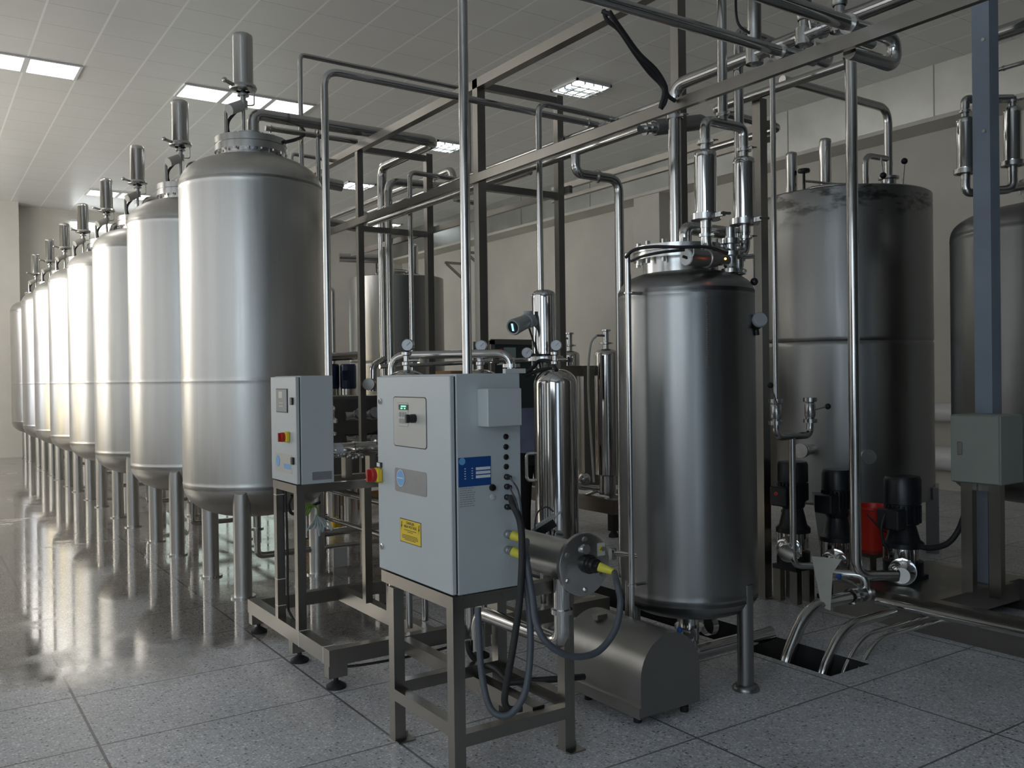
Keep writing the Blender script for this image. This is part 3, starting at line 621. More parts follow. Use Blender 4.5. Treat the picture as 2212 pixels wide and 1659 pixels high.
part('indicator_lamp', MB().lathe([(.014, 0), (.014, .004), (.012, .010), (0, .012)], (1.868, CY0, 1.122), (0, -1, 0), 20), 'black', cb)
part('indicator_lens', MB().lathe([(.011, 0), (.010, .005), (0, .007)], (1.868, CY0, 1.085), (0, -1, 0), 18), 'led_white', cb)
for k, z in enumerate((1.317, 1.277, 1.237, 1.199)): part('cable_plug', MB().lathe([(.0115, 0), (.0115, .004), (.009, .007), (0, .007)], (1.934, CY0, z), (0, -1, 0), 18), 'black', cb)
for z in (1.159, 1.121, 1.079, 1.041): part('cable_gland', MB().lathe([(.0115, 0), (.0115, .012), (.008, .016), (.008, .03), (0, .03)], (1.934, CY0, z), (0, -1, 0), 16), 'black', cb)
for z in (.934, .872): part('cable_gland', MB().lathe([(.017, 0), (.017, .018), (.014, .02), (.014, .04), (0, .04)], (1.934, CY0, z), (0, -1, 0), 18), 'flange', cb)
# ================================================================ small grey cabinet on the skid
SX0, SX1, SY0, SY1, SZ0, SZ1 = 1.70, 1.912, 4.605, 5.005, .987, 1.573
sc_ = thing('control_cabinet', 'small light grey cabinet with red rotary switch, left of the large one', 'control cabinet', (1.8, 4.8, SZ0))
part('body', MB().bev((SX0 + .026, SY0, SZ0), (SX1, SY1, SZ1), .003), 'cab', sc_)
sd = part('door', MB().bev((SX0, SY0, SZ0 + .003), (SX0 + .020, SY1, SZ1 - .004), .003), 'cab', sc_)
part('door_gasket', MB().bb((SX0 + .020, SY0 + .006, SZ0 + .006), (SX0 + .026, SY1 - .006, SZ1 - .008)), 'rubber', sc_)
def sdoor(y, z, w, h, r, mat, name, d=.002, lab=None): return part(name, MB().prism(rrect(w, h, r), (SX0, y, z), RX_, UPV, d), mat, sd, lab)
sdoor(4.815, 1.438, .178, .132, .004, 'print_dark', 'controller_edge', .004)
sdoor(4.815, 1.438, .168, .122, .004, 'print_grey', 'controller', .006)
sdoor(4.825, 1.470, .060, .036, .003, 'panel', 'controller_display', .007)
ck = MB()
for k in range(3):
    for j in range(2): ck.prism(rrect(.016, .008, .002), (SX0 - .006, 4.838 - k * .022, 1.425 - j * .018), RX_, UPV, .0012)
part('controller_keys', ck, 'panel', sd)
for zz in (1.437, 1.115): part('latch', MB().bev((SX0 - .012, 4.637, zz - .020), (SX0, 4.670, zz + .020), .003), 'black', sd)
sw = part('switch_plate', MB().bev((SX0 - .022, 4.700, 1.212), (SX0, 4.752, 1.270), .005), 'yellow', sd, 'yellow switch plate')
part('switch_knob', MB().lathe([(.026, 0), (.026, .016), (.022, .02), (0, .02)], (SX0 - .022, 4.738, 1.240), (-1, 0, 0), 22).bb((SX0 - .054, 4.732, 1.216), (SX0 - .040, 4.744, 1.264)), 'red', sw, 'red switch knob')
sdoor(4.812, 1.092, .262, .104, .003, 'panel', 'name_plate', .0015)
part('badge', MB().lathe([(.032, 0), (.032, .0015), (0, .0015)], (SX0 - .0015, 4.895, 1.098), (-1, 0, 0), 28), 'sky_blue', sd)
sdoor(4.745, 1.078, .105, .028, .002, 'sky_blue', 'name_plate_print', .0022)
part('maker_plate', MB().prism(rrect(.112, .044, .003), (1.842, SY0 - .001, 1.030), RS, US, .001), 'plate', sc_)
# ================================================================ skid of box section under the small cabinet
sk = thing('equipment_skid', 'low steel box-section skid on black levelling feet', 'skid', (2.6, 4.8, 0))
KX, KY0, KY1, KX2 = 1.70, 4.19, 5.49, 3.45
for a, b in (((KX, KY0, .122), (KX + .06, KY1, .203)), ((KX + .06, KY0, .122), (KX2, KY0 + .06, .203)), ((KX + .06, KY1 - .06, .122), (KX2, KY1, .203)), ((KX2, KY0, .122), (KX2 + .06, KY1, .203)), ((2.085, 2.985, .135), (2.145, KY0, .200)), ((2.27, KY0 + .06, .122), (2.33, KY1 - .06, .203)), ((2.85, KY0 + .06, .122), (2.90, KY1 - .06, .203))):
    part('beam', MB().bb(a, b), 'tube', sk)
for x, y in ((KX + .05, KY0 + .04), (KX + .05, 4.74), (KX + .05, KY1 - .05), (2.6, KY0 + .03), (3.42, KY0 + .03), (2.6, KY1 - .05), (3.42, KY1 - .05)):
    ft = part('foot_stub', MB().bb((x - .05, y - .03, .058), (x + .05, y + .03, .122)), 'tube', sk)
    part('levelling_foot', MB().lathe([(.012, .06), (.012, .036), (.022, .032), (.05, .014), (.05, 0), (0, 0)], (x, y, 0), n=24), 'rubber', ft)
for x, y in ((1.725, 4.965), (1.725, 4.640), (2.265, 4.640), (2.265, 4.965)):
    part('post', MB().bb((x - .023, y - .023, .203), (x + .023, y + .023, .94)), 'tube', sk)
for a, b in (((1.70, 4.615, .94), (2.29, 4.665, .985)), ((1.70, 4.94, .94), (2.29, 4.99, .985)), ((1.70, 4.665, .94), (1.75, 4.94, .985)), ((2.24, 4.665, .94), (2.29, 4.94, .985))):
    part('top_rail', MB().bb(a, b), 'tube', sk)
w = MB()
for y, z in ((4.965, .90), (4.965, .42), (4.965, .27)): w.bb((1.7015, y - .0245, z), (1.749, y + .0245, z + .004))
for y in (4.615, 4.27): w.bb((1.6985, y - .003, .12), (1.762, y + .003, .205))
part('cable_tie', w, 'white', sk)
# cable tied along the skid
solo('cable', MB().spline([(1.752, 4.93, .93), (1.756, 4.925, .6), (1.757, 4.93, .3), (1.765, 4.9, .215), (1.78, 4.6, .11), (1.77, 4.3, .10), (1.84, 4.20, .10), (2.2, 4.17, .10), (2.36, 4.15, .115)], .007, 8), 'rubber', 'black cable tied under the low box-section skid', 'cable')
# polished valve manifold on the stand
vm = thing('inline_strainer', 'shiny horizontal steel strainer lying behind the small grey cabinet', 'valve', (2.1, 4.80, .985))
yc = 4.80; zc = 1.145; a = V(1.93, yc, zc)
part('body', MB().lathe([(.0, 0), (.028, 0), (.028, .02), (.042, .025), (.042, .16), (.047, .165), (.047, .185), (.042, .19), (.042, .30), (.05, .305), (.05, .325), (.0, .325)], (1.945, yc, zc), (1, 0, 0), 28), 'polish', vm)
part('neck', MB().lathe([(.023, .04), (.023, .085), (.038, .09), (.038, .105), (.024, .11), (.024, .155), (.045, .16), (.045, .18), (.03, .19), (.03, .225), (.034, .23), (.034, .245), (.022, .26), (.021, .29)], (1.96, 4.78, zc), n=22), 'polish', vm)
part('end_cap', MB().cyl((1.925, yc, zc), (1.945, yc, zc), .04, n=20), 'rubber', vm)
tg = MB(); rnd = random.Random(5)
for k in range(9): tg.ball((2.0 + .018 * k, yc - .045 + rnd.uniform(-.006, .006), zc - .03 + rnd.uniform(-.02, .012)), .010, 8)
part('clamp_nuts', tg, 'polish', vm)
part('label', MB().lathe([(.0425, .045), (.0425, .09)], (1.945, yc, zc), (1, 0, 0), 28), 'print_white', vm)
for x in (2.05, 2.2): part('support', MB().bb((x, yc - .03, .985), (x + .04, yc + .03, zc - .03)), 'tube', vm)
# coil of hose and wires hanging under the small cabinet
hc = thing('hose_coil', 'bundle of clear hose hanging below the small grey cabinet', 'hose', (1.885, 4.810, 0.753))
o = (1.885, 4.810, 0.787)
hm = MB(); rnd = random.Random(9)
for k in range(7):
    a = -1.0 + k * .33; L = .085 + rnd.uniform(-.02, .02)
    hm.spline([o, V(o[0] + .3 * L * math.sin(a), o[1] - .02, o[2] - .3 * L), V(o[0] + L * math.sin(a), o[1] - .03 + rnd.uniform(-.02, .02), o[2] - L * (.8 + .3 * math.cos(a))), V(o[0] + .6 * L * math.sin(a) + .02, o[1] - .01, o[2] - .5 * L), V(o[0] + .005, o[1], o[2] - .01)], .0045, 7, 6)
part('hose', hm, 'white_tube', hc)
gm = MB()
for k in range(5): gm.spline([V(o[0] - .05 - k * .008, o[1], o[2] + .0), V(o[0] - .02 - k * .01, o[1], o[2] + .05 + .004 * k), V(o[0] + .005, o[1] + .002 * k, o[2] + .04), V(o[0] + .01, o[1], o[2] - .005)], .004, 7, 6)
part('ground_wires', gm, 'green_wire', hc, 'green and yellow wires')
solo('cable', MB().spline([(1.721, 4.741, 0.918), (1.723, 4.799, 0.861), (1.757, 4.836, 0.802), (1.836, 4.844, 0.820), (1.958, 4.942, 0.837)], .009, 8), 'rubber', 'black cable loop under the small grey cabinet', 'cable')

# ================================================================ horizontal reactor tube beside the large cabinet
uv = thing('reactor_tube', 'horizontal steel reactor tube with a round bolted flange and yellow cable plug', 'reactor', (2.26, 3.2, .70))
FC = (2.221, 2.800, 0.798); fx, fy, fz = FC
part('shell', MB().lathe([(.082, .02), (.082, .86), (.13, .865), (.13, .89), (0, .89)], (fx, fy, fz), (0, 1, 0), 40), 'tank', uv)
fl = part('flange', MB().lathe([(0, 0), (.118, 0), (.126, .004), (.126, .022), (.082, .024)], (fx, fy, fz), (0, 1, 0), 48), 'flange', uv)
bolts((fx, fy - .001, fz), (0, 1, 0), .104, 6, .010, .012, uv, .5)
part('vent_plug', MB().cyl((fx - .005, fy - .016, fz + .064), (fx - .005, fy, fz + .064), .02, n=18), 'flange', uv)
gl = part('lamp_gland', MB().lathe([(.038, 0), (.038, .018), (.033, .02), (.033, .034), (.028, .036), (.028, .055), (.018, .058), (.016, .075), (0, .075)], (fx + .012, fy, fz + .002), (0, -1, 0), 28), 'black', uv)
tr = part('radiation_label', MB().prism(rrect(.040, .052, .001), (fx + .082, fy - .0008, fz + .052), RS, US, .0008), 'panel', uv, 'label with a yellow warning triangle')
part('radiation_triangle', MB().prism([(-.016, -.010), (.016, -.010), (0, .018)], (fx + .082, fy - .0014, fz + .054), RS, US, .0006), 'yellow', uv)
rm = MB()
for a in (90, 210, 330): rm.prism([(0, 0), (.007 * math.cos(math.radians(a - 28)), .007 * math.sin(math.radians(a - 28))), (.007 * math.cos(math.radians(a + 28)), .007 * math.sin(math.radians(a + 28)))], (fx + .082, fy - .0019, fz + .0535), RS, US, .0004)
part('radiation_print', rm, 'print_dark', uv)
ox, oy = fx - .055, fy + .085
part('outlet', MB().cyl((ox, oy, fz - .06), (ox, oy, fz - .195), .034, n=24), 'pipe', uv)
part('outlet_clamp', MB().ring((ox, oy, fz - .195), (0, 0, 1), .03, .045, .018), 'flange', uv)
part('outlet_bend', MB().tube([(ox, oy, fz - .2), (ox, oy, fz - .325), (ox - .02, oy + .62, fz - .325), (ox - .02, oy + .62, fz - .5)], .033, .085, 18), 'pipe', uv)
part('cradle', MB().bb((fx - .05, 3.43, .64), (fx + .05, 3.49, fz - .08)).bb((2.21, 2.93, .80), (2.26, 2.98, fz - .07)), 'tube', uv)
# sensor on top of the reactor
ss = thing('uv_sensor', 'small black and silver sensor block lying on the horizontal reactor tube', 'sensor', (2.385, 3.270, 0.845))
A = V(*(2.324, 3.311, 0.850)); B = V(*(2.409, 3.255, 0.912)); d = (B - A).normalized()
part('body', MB().beam(A + V(0, 0, -.02), B + V(0, 0, -.02), .05, .035), 'black', ss)
part('cover', MB().beam(A + V(0, 0, .01), B + V(0, 0, .01), .055, .012), 'galv', ss)
part('bracket', MB().beam(B + V(-.02, 0, -.03), B + V(-.02, 0, -.10), .014).cyl(B + V(-.01, 0, -.075), B + V(.03, 0, -.085), .022, n=16), 'flange', ss)
part('probe', MB().cyl(B + V(0, 0, 0), B + d * .03 + V(0, 0, .01), .005, n=8), 'print_white', ss)
part('lead', MB().spline([(2.406, 3.258, 0.939), (2.378, 3.276, 0.960), (2.314, 3.259, 0.937), (2.248, 3.182, 0.872), (2.250, 3.120, 0.836), (2.253, 3.058, 0.819)], .004, 8), 'grey_cable', ss)
# ================================================================ cables of the large cabinet
def cable(label, pts, r, mat, plugs=()):
    t = thing('cable', label, 'cable', pts[0]); part('sheath', MB().spline(pts, r, 12, 10), mat, t)
    for a, b in plugs: part('yellow_sleeve', MB().cyl(a, b, .019, .012, 16), 'yellow_pale', t, 'yellow cable sleeve')
    return t
a1 = V(1.934, CY0 - .04, .934); b1 = V(1.958, CY0 - .10, .918)
a3 = V(fx + .012, fy - .072, fz + .002); b3 = V(fx + .045, fy - .125, fz - .015)
cable('grey cable looping from the upper yellow plug to the round reactor flange', [b1, (1.873, 2.712, 0.891), (1.862, 2.658, 0.749), (1.845, 2.608, 0.662), (1.867, 2.568, 0.598), (1.947, 2.538, 0.548), (2.054, 2.526, 0.547), (2.141, 2.529, 0.610), (2.186, 2.548, 0.697), (2.190, 2.570, 0.767), b3], .0125, 'grey_cable', [(a1, b1), (a3, b3)])
a2 = V(1.934, CY0 - .04, .872); b2 = V(1.960, CY0 - .10, .850)
cable('grey cable hanging from the lower yellow plug into a long low loop', [b2, (1.861, 2.719, 0.849), (1.867, 2.690, 0.725), (1.853, 2.662, 0.564), (1.819, 2.647, 0.423), (1.769, 2.656, 0.351), (1.727, 2.684, 0.340), (1.707, 2.722, 0.375), (1.709, 2.770, 0.479), (1.724, 2.809, 0.620), (1.733, 2.828, 0.697)], .0125, 'grey_cable', [(a2, b2)])
cable('thick black cable hanging from the cabinet side down to the floor frame', [V(1.934, CY0 - .03, 1.079), (1.836, 2.738, 1.080), (1.846, 2.706, 1.014), (1.844, 2.695, 0.897), (1.828, 2.692, 0.731), (1.800, 2.697, 0.565), (1.778, 2.710, 0.431), (1.772, 2.714, 0.372), (1.786, 2.705, 0.343), (1.830, 2.687, 0.342)], .013, 'rubber')
solo('cable', MB().spline([V(1.934, CY0 - .03, 1.159), (1.806, 2.698, 1.175), (1.837, 2.702, 1.131), (1.850, 2.705, 1.048), (1.847, 2.700, 0.947)], .0035, 7), 'grey_cable', 'thin grey lead from the fifth gland of the large cabinet', 'cable')
solo('cable', MB().spline([V(1.934, CY0 - .03, 1.121), (1.803, 2.700, 1.138), (1.830, 2.706, 1.092), (1.842, 2.703, 1.024), (1.841, 2.697, 0.931)], .0035, 7), 'grey_cable', 'thin grey lead from the sixth gland of the large cabinet', 'cable')
solo('hose', MB().spline([(2.144, 3.246, 0.217), (2.228, 3.189, 0.225), (2.338, 3.116, 0.232), (2.448, 3.103, 0.222)], .014, 10), 'rubber', 'straight black hose lying behind the cabinet stand', 'hose')
solo('hose', MB().spline([(2.099, 3.519, 0.342), (2.107, 3.513, 0.289), (2.141, 3.489, 0.241), (2.149, 3.364, 0.245), (2.144, 3.246, 0.217)], .013, 10), 'rubber', 'black hose curling down behind the near cabinet leg', 'hose')
# ================================================================ dished steel pump cover on the floor
pc = thing('pump_cover', 'rounded steel pump cover on short black feet in front of the buffer tank', 'pump cover', (2.75, 3.2, 0))
HX, HY0, HY1, HZ0 = 2.805, 2.93, 3.48, .10
def dshape(w, zb, zs, n=20):
    r = w / 2; return [(r, zb), ] + [(r * math.cos(a), zs + r * math.sin(a) * 1.0) for a in [PI * k / n for k in range(n + 1)]] + [(-r, zb)]
sh = [(x, z) for x, z in dshape(.36, .05, .215)]
part('shell', MB().prism(sh, (HX, HY1, 0), (1, 0, 0), (0, 0, 1), HY1 - HY0), 'dull', pc)
part('base_strip', MB().bb((HX - .190, HY0, .045), (HX - .180, HY1, .095)), 'dull', pc)
part('lifting_tab', MB().bb((HX - .10, HY1 - .16, .38), (HX - .04, HY1 - .12, .405)), 'dull', pc)
for x, y in ((HX - .13, HY0 + .08), (HX - .13, HY1 - .12), (HX + .13, HY0 + .05), (HX + .13, HY1 - .12)): part('foot', MB().lathe([(.014, .06), (.014, .03), (.019, .028), (.019, 0), (0, 0)], (x, y, 0), n=16), 'rubber', pc)

# ================================================================ buffer tank on the right with twin filters
bt = thing('buffer_tank', 'slim dark steel tank with a bolted lid and twin filters, right of the large cabinet', 'tank', (3.31, 3.318, 0))
BX, BY, BR = 3.31, 3.318, .345
part('shell', MB().lathe(shell_profile(BR, .46, .13, 1.945, .14, .19, (.46, 1.945), 2.6), (BX, BY, 0), n=64), 'tank_dark', bt)
wd = MB(); rnd = random.Random(2)
a0 = math.radians(-118)
for k in range(34):
    z = 1.93 - k * .0105; wd.ball((BX + (BR + .0005) * math.cos(a0), BY + (BR + .0005) * math.sin(a0), z), .0045, 6)
part('weld_seam', wd, 'tank_dark', bt)
LX, LY = BX - .035, BY
part('manway_neck', MB().lathe([(.19, 2.05), (.19, 2.15)], (LX, LY, 0), n=40), 'flange', bt)
part('lid', MB().lathe([(.19, 2.135), (.238, 2.135), (.238, 2.162), (.232, 2.165), (.232, 2.168), (.238, 2.171), (.238, 2.20), (0, 2.20)], (LX, LY, 0), n=48), 'flange', bt)
bolts((LX, LY, 2.166), (0, 0, 1), .216, 14, .012, .11, bt, .2)
for k in (-43, 197, 77):
    a = math.radians(k); rgt, fwd = V(.83, -.558, 0), V(.558, .83, 0); d = rgt * math.cos(a) + fwd * math.sin(a); p = V(BX, BY, 0) + d * .318
    lg = part('leg', MB().cyl(p + V(0, 0, .012), p + V(0, 0, .52), .040, n=22), 'tank_dark', bt)
    part('foot_plate', MB().lathe([(.04, .03), (.058, .024), (.066, .012), (.066, 0), (0, 0)], p, n=26), 'tank_dark', lg)
part('bottom_outlet', MB().lathe([(.05, .35), (.05, .27), (.075, .27), (.075, .25), (.05, .25), (.05, .2)], (BX - .02, BY - .02, 0), n=22).tube([(BX - .02, BY - .02, .21), (BX - .02, BY - .02, .12), (BX + .6, BY - .02, .12)], .04, .07), 'pipe', bt)
part('bottom_valve', MB().cyl((BX - .10, BY - .10, .25), (BX + .10, BY + .06, .25), .025, n=14).lathe([(.055, -.02), (.055, .02)], (BX + .14, BY, .24), (1, 0, 0), 18), 'flange', bt)
vh = part('valve_handle', MB().cyl((BX - .10, BY - .10, .26), (BX - .20, BY - .14, .30), .006, n=8), 'flange', bt); part('handle_ball', MB().ball((BX - .21, BY - .145, .303), .015, 10), 'blue', vh, 'blue handle ball')
# level pipe clamped on its left
p = (2.888, 3.280, 1.935); q0 = (2.889, 3.281, 2.142)
lv = part('level_pipe', MB().cyl((p[0], p[1], .30), (p[0], p[1], q0[2]), .0145, n=16).lathe([(.0145, q0[2]), (.02, q0[2] + .002), (0, q0[2] + .003)], (p[0], p[1], 0), n=16), 'pipe', bt)
for z in ((2.888, 3.280, 1.951)[2], (2.876, 3.275, 0.533)[2]): part('clamp', clampmb((p[0], p[1], z), (0, 0, 1), .016).cyl((p[0], p[1], z), (BX - .28, BY - .05, z), .008, n=8), 'flange', bt)
sp = (2.920, 3.452, 0.657); part('sample_valve', MB().cyl(sp, (BX - .30, BY - .06, sp[2]), .014, n=12).bb((sp[0] - .02, sp[1] - .012, sp[2] - .03), (sp[0] + .01, sp[1] + .012, sp[2] + .025)), 'polish', bt)
# outlet bend and valve stack
e0 = (3.207, 3.213, 2.219)
part('vent_bend', MB().tube([(e0[0], e0[1], 2.20), (e0[0], e0[1], (3.208, 3.213, 2.283)[2]), (3.583, 3.213, 2.281)], .033, .10, 18), 'pipe', bt)
SK = (3.390, 3.084, 2.123); sx, sy = SK[0], SK[1]
part('valve_stack', MB().lathe([(.026, 1.98), (.026, 2.05), (.045, 2.055), (.045, 2.075), (.028, 2.08), (.034, 2.09), (.034, 2.135), (.05, 2.14), (.05, 2.16), (.03, 2.165), (.03, 2.195), (.046, 2.20), (.046, 2.225), (.026, 2.23), (.026, 2.28)], (sx, sy, 0), n=22), 'flange', bt)
part('valve_stack', MB().lathe([(.022, 1.95), (.022, 2.05), (.04, 2.055), (.04, 2.075), (.025, 2.08), (.03, 2.10), (.03, 2.16), (.042, 2.165), (.042, 2.19), (.02, 2.2), (.02, 2.26)], (sx + .085, sy + .03, 0), n=20), 'flange', bt)
hd = part('valve_lever', MB().cyl((sx + .085, sy + .03, 2.14), (sx + .17, sy + .0, 2.15), .012, n=10).cyl((sx + .17, sy, 2.15), (sx + .172, sy, 2.03), .005, n=8), 'flange', bt)
part('handle_ball', MB().ball((sx + .172, sy, 2.02), .02, 10), 'black', hd, 'black handle ball')
for dz in (2.065, 2.15, 2.212): part('wing_nut', MB().bb((sx + .045, sy - .02, dz - .008), (sx + .075, sy - .005, dz + .008)).beam((sx + .075, sy - .03, dz), (sx + .095, sy + .005, dz + .012), .012), 'flange', bt)
# grey actuator lying across the lid edge
A = V(*(3.015, 3.015, 2.100)); B = V(*(3.218, 3.024, 2.105)); d = (B - A).normalized(); L = (B - A).length
ac = part('actuator', MB().lathe([(.037, .002), (.0385, .01), (.0385, L * .66), (.044, L * .68), (.044, L * .78), (.038, L * .8), (.038, L), (.022, L + .02), (.022, L + .09)], A, d, 28), 'dull', bt)
part('end_cap', MB().lathe([(0, -.004), (.036, -.004), (.0385, 0), (.0385, .004)], A, d, 28), 'white', ac, 'white round end cap')
part('plug', MB().cyl(A - d * .01 + V(-.012, 0, .004), A - d * .01 + V(.016, -.01, -.006), .007, n=8), 'black', ac)
part('lead', MB().spline([A - d * .012 + V(.01, -.005, -.004), (3.013, 2.969, 2.103), (3.015, 2.967, 2.140), (3.023, 2.987, 2.153)], .003, 7), 'print_white', ac)
part('pilot_lamp', MB().ball((3.160, 2.906, 2.090), .0055, 8), 'lamp_red', bt, 'glowing orange pilot lamp')
solo('cable', MB().spline([(2.828, 3.226, 2.113), (2.828, 3.166, 2.141), (2.859, 3.073, 2.146), (2.937, 2.972, 2.137), (3.080, 2.936, 2.142), (3.189, 2.923, 2.118)], .008, 8), 'rubber', 'upper black hose lying over the buffer tank lid', 'hose')
solo('cable', MB().spline([(2.883, 3.249, 2.102), (2.829, 3.104, 2.105), (2.852, 3.005, 2.112), (2.951, 2.962, 2.124)], .007, 8), 'rubber', 'lower black hose lying along the buffer tank lid edge', 'hose')
# level transmitter on the right shoulder
A = V(*(3.512, 3.065, 1.791)); B = V(*(3.490, 2.983, 1.820)); C = V(*(3.457, 2.933, 1.830)); d = (C - A).normalized()
tm = part('transmitter', MB().lathe([(.02, 0), (.02, .03), (.036, .035), (.036, .085), (.03, .09)], A, d, 22).cyl(A + d * .05, A + d * .05 + V(.01, 0, -.06), .014, n=12), 'black', bt)
part('transmitter_cap', MB().lathe([(.036, .085), (.038, .09), (.038, .108), (.033, .114), (0, .114)], A, d, 24), 'transmitter', tm, 'pale grey round cap')
# twin filters above
FA = (3.221, 3.084, 2.315); FB = (3.494, 3.084, 2.311)
def twin(fc, z0, z1, r, t, name='filter'):
    f_ = part(name, filter_body((fc[0], fc[1]), r, z0, z1), 'polish', t)
    part('clamp', clampmb((fc[0], fc[1], z0 + .004), (0, 0, 1), r * .98), 'flange', f_)
    part('neck', MB().lathe([(r * .55, z0 - .05), (r * .55, z0 - .01), (r * .95, z0)], (fc[0], fc[1], 0), n=22), 'flange', f_)
    part('top_clamp', clampmb((fc[0], fc[1], z1 + .03), (0, 0, 1), r * .52), 'flange', f_)
    part('top_neck', MB().cyl((fc[0], fc[1], z1 - .01), (fc[0], fc[1], z1 + .06), r * .45, n=18), 'flange', f_)
za0, za1 = FA[2], (3.227, 3.084, 2.649)[2]; zb0, zb1 = FB[2], (3.486, 3.084, 2.648)[2]
za0 = zb0 = (za0 + zb0) / 2; za1 = zb1 = (za1 + zb1) / 2
twin(FA, za0, za1, .054, bt); twin(FB, zb0, zb1, .054, bt)
yf = FA[1]
part('lower_bend', MB().tube([(FA[0], yf, za0 - .05), (FA[0], yf, za0 - .16), (FB[0], yf, za0 - .16), (FB[0], yf, za0 - .05)], .027, .075, 18), 'pipe', bt)
part('tee', MB().cyl((sx, sy, 2.26), (sx, sy, za0 - .15), .024, n=18), 'pipe', bt)
part('upper_bend', MB().tube([(FA[0], yf, za1 + .05), (FA[0], yf, za1 + .14), (FB[0], yf, za1 + .14), (FB[0], yf, za1 + .05)], .025, .07, 18), 'pipe', bt)
part('clamp', clampmb((FA[0], yf, za0 - .085), (0, 0, 1), .027), 'flange', bt); part('clamp', clampmb((FB[0], yf, za0 - .075), (0, 0, 1), .027), 'flange', bt)
mp = ((FA[0] + FB[0]) / 2 - .012, yf)
pipe('straight steel pipe rising from the twin filters through the photo top', [(mp[0], mp[1], za1 + .155), (mp[0], mp[1], 5.38)], .025, clamps=[((mp[0], mp[1], za1 + .185), (0, 0, 1))])
# bundle of black cables draped from the top pipe to the rack
bc = thing('cable', 'thick bundle of black cables slung from the top pipe down to the rack', 'cable', (2.965, 3.080, 2.831))
for k, (a, b) in enumerate(((0, 0), (6, -3), (-4, 4))):
    part('strand', MB().spline([(2.524, 3.017, 3.143), (2.561, 2.993, 3.122), (2.623, 3.011, 3.085), (2.749, 3.046, 3.018), (2.869, 3.085, 2.971), (2.944, 3.095, 2.927), (2.969, 3.102, 2.885), (2.974, 3.134, 2.820)] if k == 0 else
                              ([(2.538, 2.984, 3.134), (2.567, 2.988, 3.110), (2.633, 3.004, 3.072), (2.758, 3.040, 3.011), (2.882, 3.065, 2.968), (2.959, 3.085, 2.918), (2.997, 3.107, 2.880), (3.047, 3.109, 2.860)] if k == 1 else
                               [(2.549, 3.037, 3.163), (2.576, 3.042, 3.122), (2.640, 3.036, 3.088), (2.764, 3.072, 3.020), (2.884, 3.111, 2.969), (2.969, 3.114, 2.919), (2.989, 3.112, 2.858), (2.984, 3.139, 2.819)]), .010, 8), 'rubber', bc)

# ================================================================ flat-topped vertical tanks of the back row
def flat_tank(name, label, X, Y, R, z0, z1, seam):
    t = thing(name, label, 'tank', (X, Y, 0), 'flat-topped steel tanks'); c = (X, Y, 0)
    part('shell', MB().lathe([(0, z0 - .04), (R * .9, z0 - .03), (R, z0), (R, z0 + .02), (R, seam - .04), (R, seam - .015), (R - .008, seam), (R, seam + .015), (R, seam + .04), (R, z1 - .03), (R, z1 - .01), (R - .012, z1), (R * .4, z1 + .03), (0, z1 + .04)], c, n=80), 'tank_smudge' if seam > 1.81 else 'tank_dark', t)
    for a in (-150, -60, 30, 120):
        p = V(X + R * .9 * math.cos(math.radians(a)), Y + R * .9 * math.sin(math.radians(a)), 0)
        u = V(-math.sin(math.radians(a)), math.cos(math.radians(a)), 0)
        lg = part('leg', MB().prism([(-.17, z0 + .10), (-.10, .0), (.10, .0), (.17, z0 + .10)], p, u, (0, 0, 1), .10), 'tank_dark', t)
    mw = part('manway', MB().lathe([(.24, z1), (.24, z1 + .09), (.27, z1 + .095), (.27, z1 + .115), (.25, z1 + .13), (0, z1 + .15)], (X + .02, Y + .1, 0), n=40), 'flange', t)
    part('hinge_bar', MB().tube([(X - .25, Y + .2, z1 + .06), (X - .25, Y + .2, z1 + .19), (X + .2, Y + .05, z1 + .17), (X + .3, Y + .0, z1 + .1)], .012, .03, 10), 'flange', mw)
    part('hand_knob', MB().lathe([(.012, .1), (.012, .26), (.05, .265), (.055, .28), (.05, .295), (0, .3)], (X - .25, Y + .2, z1), n=18), 'black', mw, 'black hand knob')
    return t
btk = flat_tank('flat_top_tank', 'big dull flat-topped tank behind the pumps, smudged at its rim', 6.93, 5.0, .745, .47, 3.09, 1.815)
def small_filter(px, t, r, h, z0):
    vf = part('vent_filter', filter_body((px[0], px[1]), r, z0 + .06, z0 + h), 'polish', t)
    part('clamp', MB().lathe([(.03, 0), (.03, .04), (r * 1.35, .045), (r * 1.35, .07), (r, .075)], (px[0], px[1], z0), n=22), 'flange', vf)
small_filter((6.647, 5.309), btk, .05, .47, 3.09); small_filter((7.158, 5.329), btk, .055, .66, 3.10)
vx, vy = (7.063, 4.613, 3.836)[0], (7.063, 4.613, 3.836)[1]
vv = part('inlet_valve', MB().lathe([(.05, 3.08), (.05, 3.12), (.08, 3.125), (.08, 3.145), (.05, 3.15), (.06, 3.17), (.06, 3.22), (.085, 3.225), (.085, 3.245), (.04, 3.25)], (vx, vy, 0), n=22), 'flange', btk)
for dx, dz in ((.11, .16), (-.20, .0)):
    q = (vx + dx, vy - .08, 3.22 + dz); h = part('handle', MB().cyl((vx + dx, vy - .06, 3.17 if dz else 3.38), q, .008, n=8), 'flange', btk); part('knob', MB().ball(q, .028, 10), 'black', h, 'black knob')
part('bypass', MB().tube([(vx - .02, vy, 3.40), (vx - .30, vy + .02, 3.40), (vx - .30, vy + .02, 3.09)], .026, .08), 'pipe', btk)
t2 = flat_tank('flat_top_tank', 'distant brownish flat-topped tank between the rack posts', 6.41, 12.8, .745, .47, 3.13, 1.8)
small_filter((6.62, 12.6), t2, .07, .55, 3.13); small_filter((6.95, 12.7), t2, .07, .62, 3.13)
part('elbow', MB().tube([(6.15, 12.5, 3.13), (6.15, 12.5, 3.40), (5.4, 12.7, 3.40)], .07, .16), 'pipe', t2)
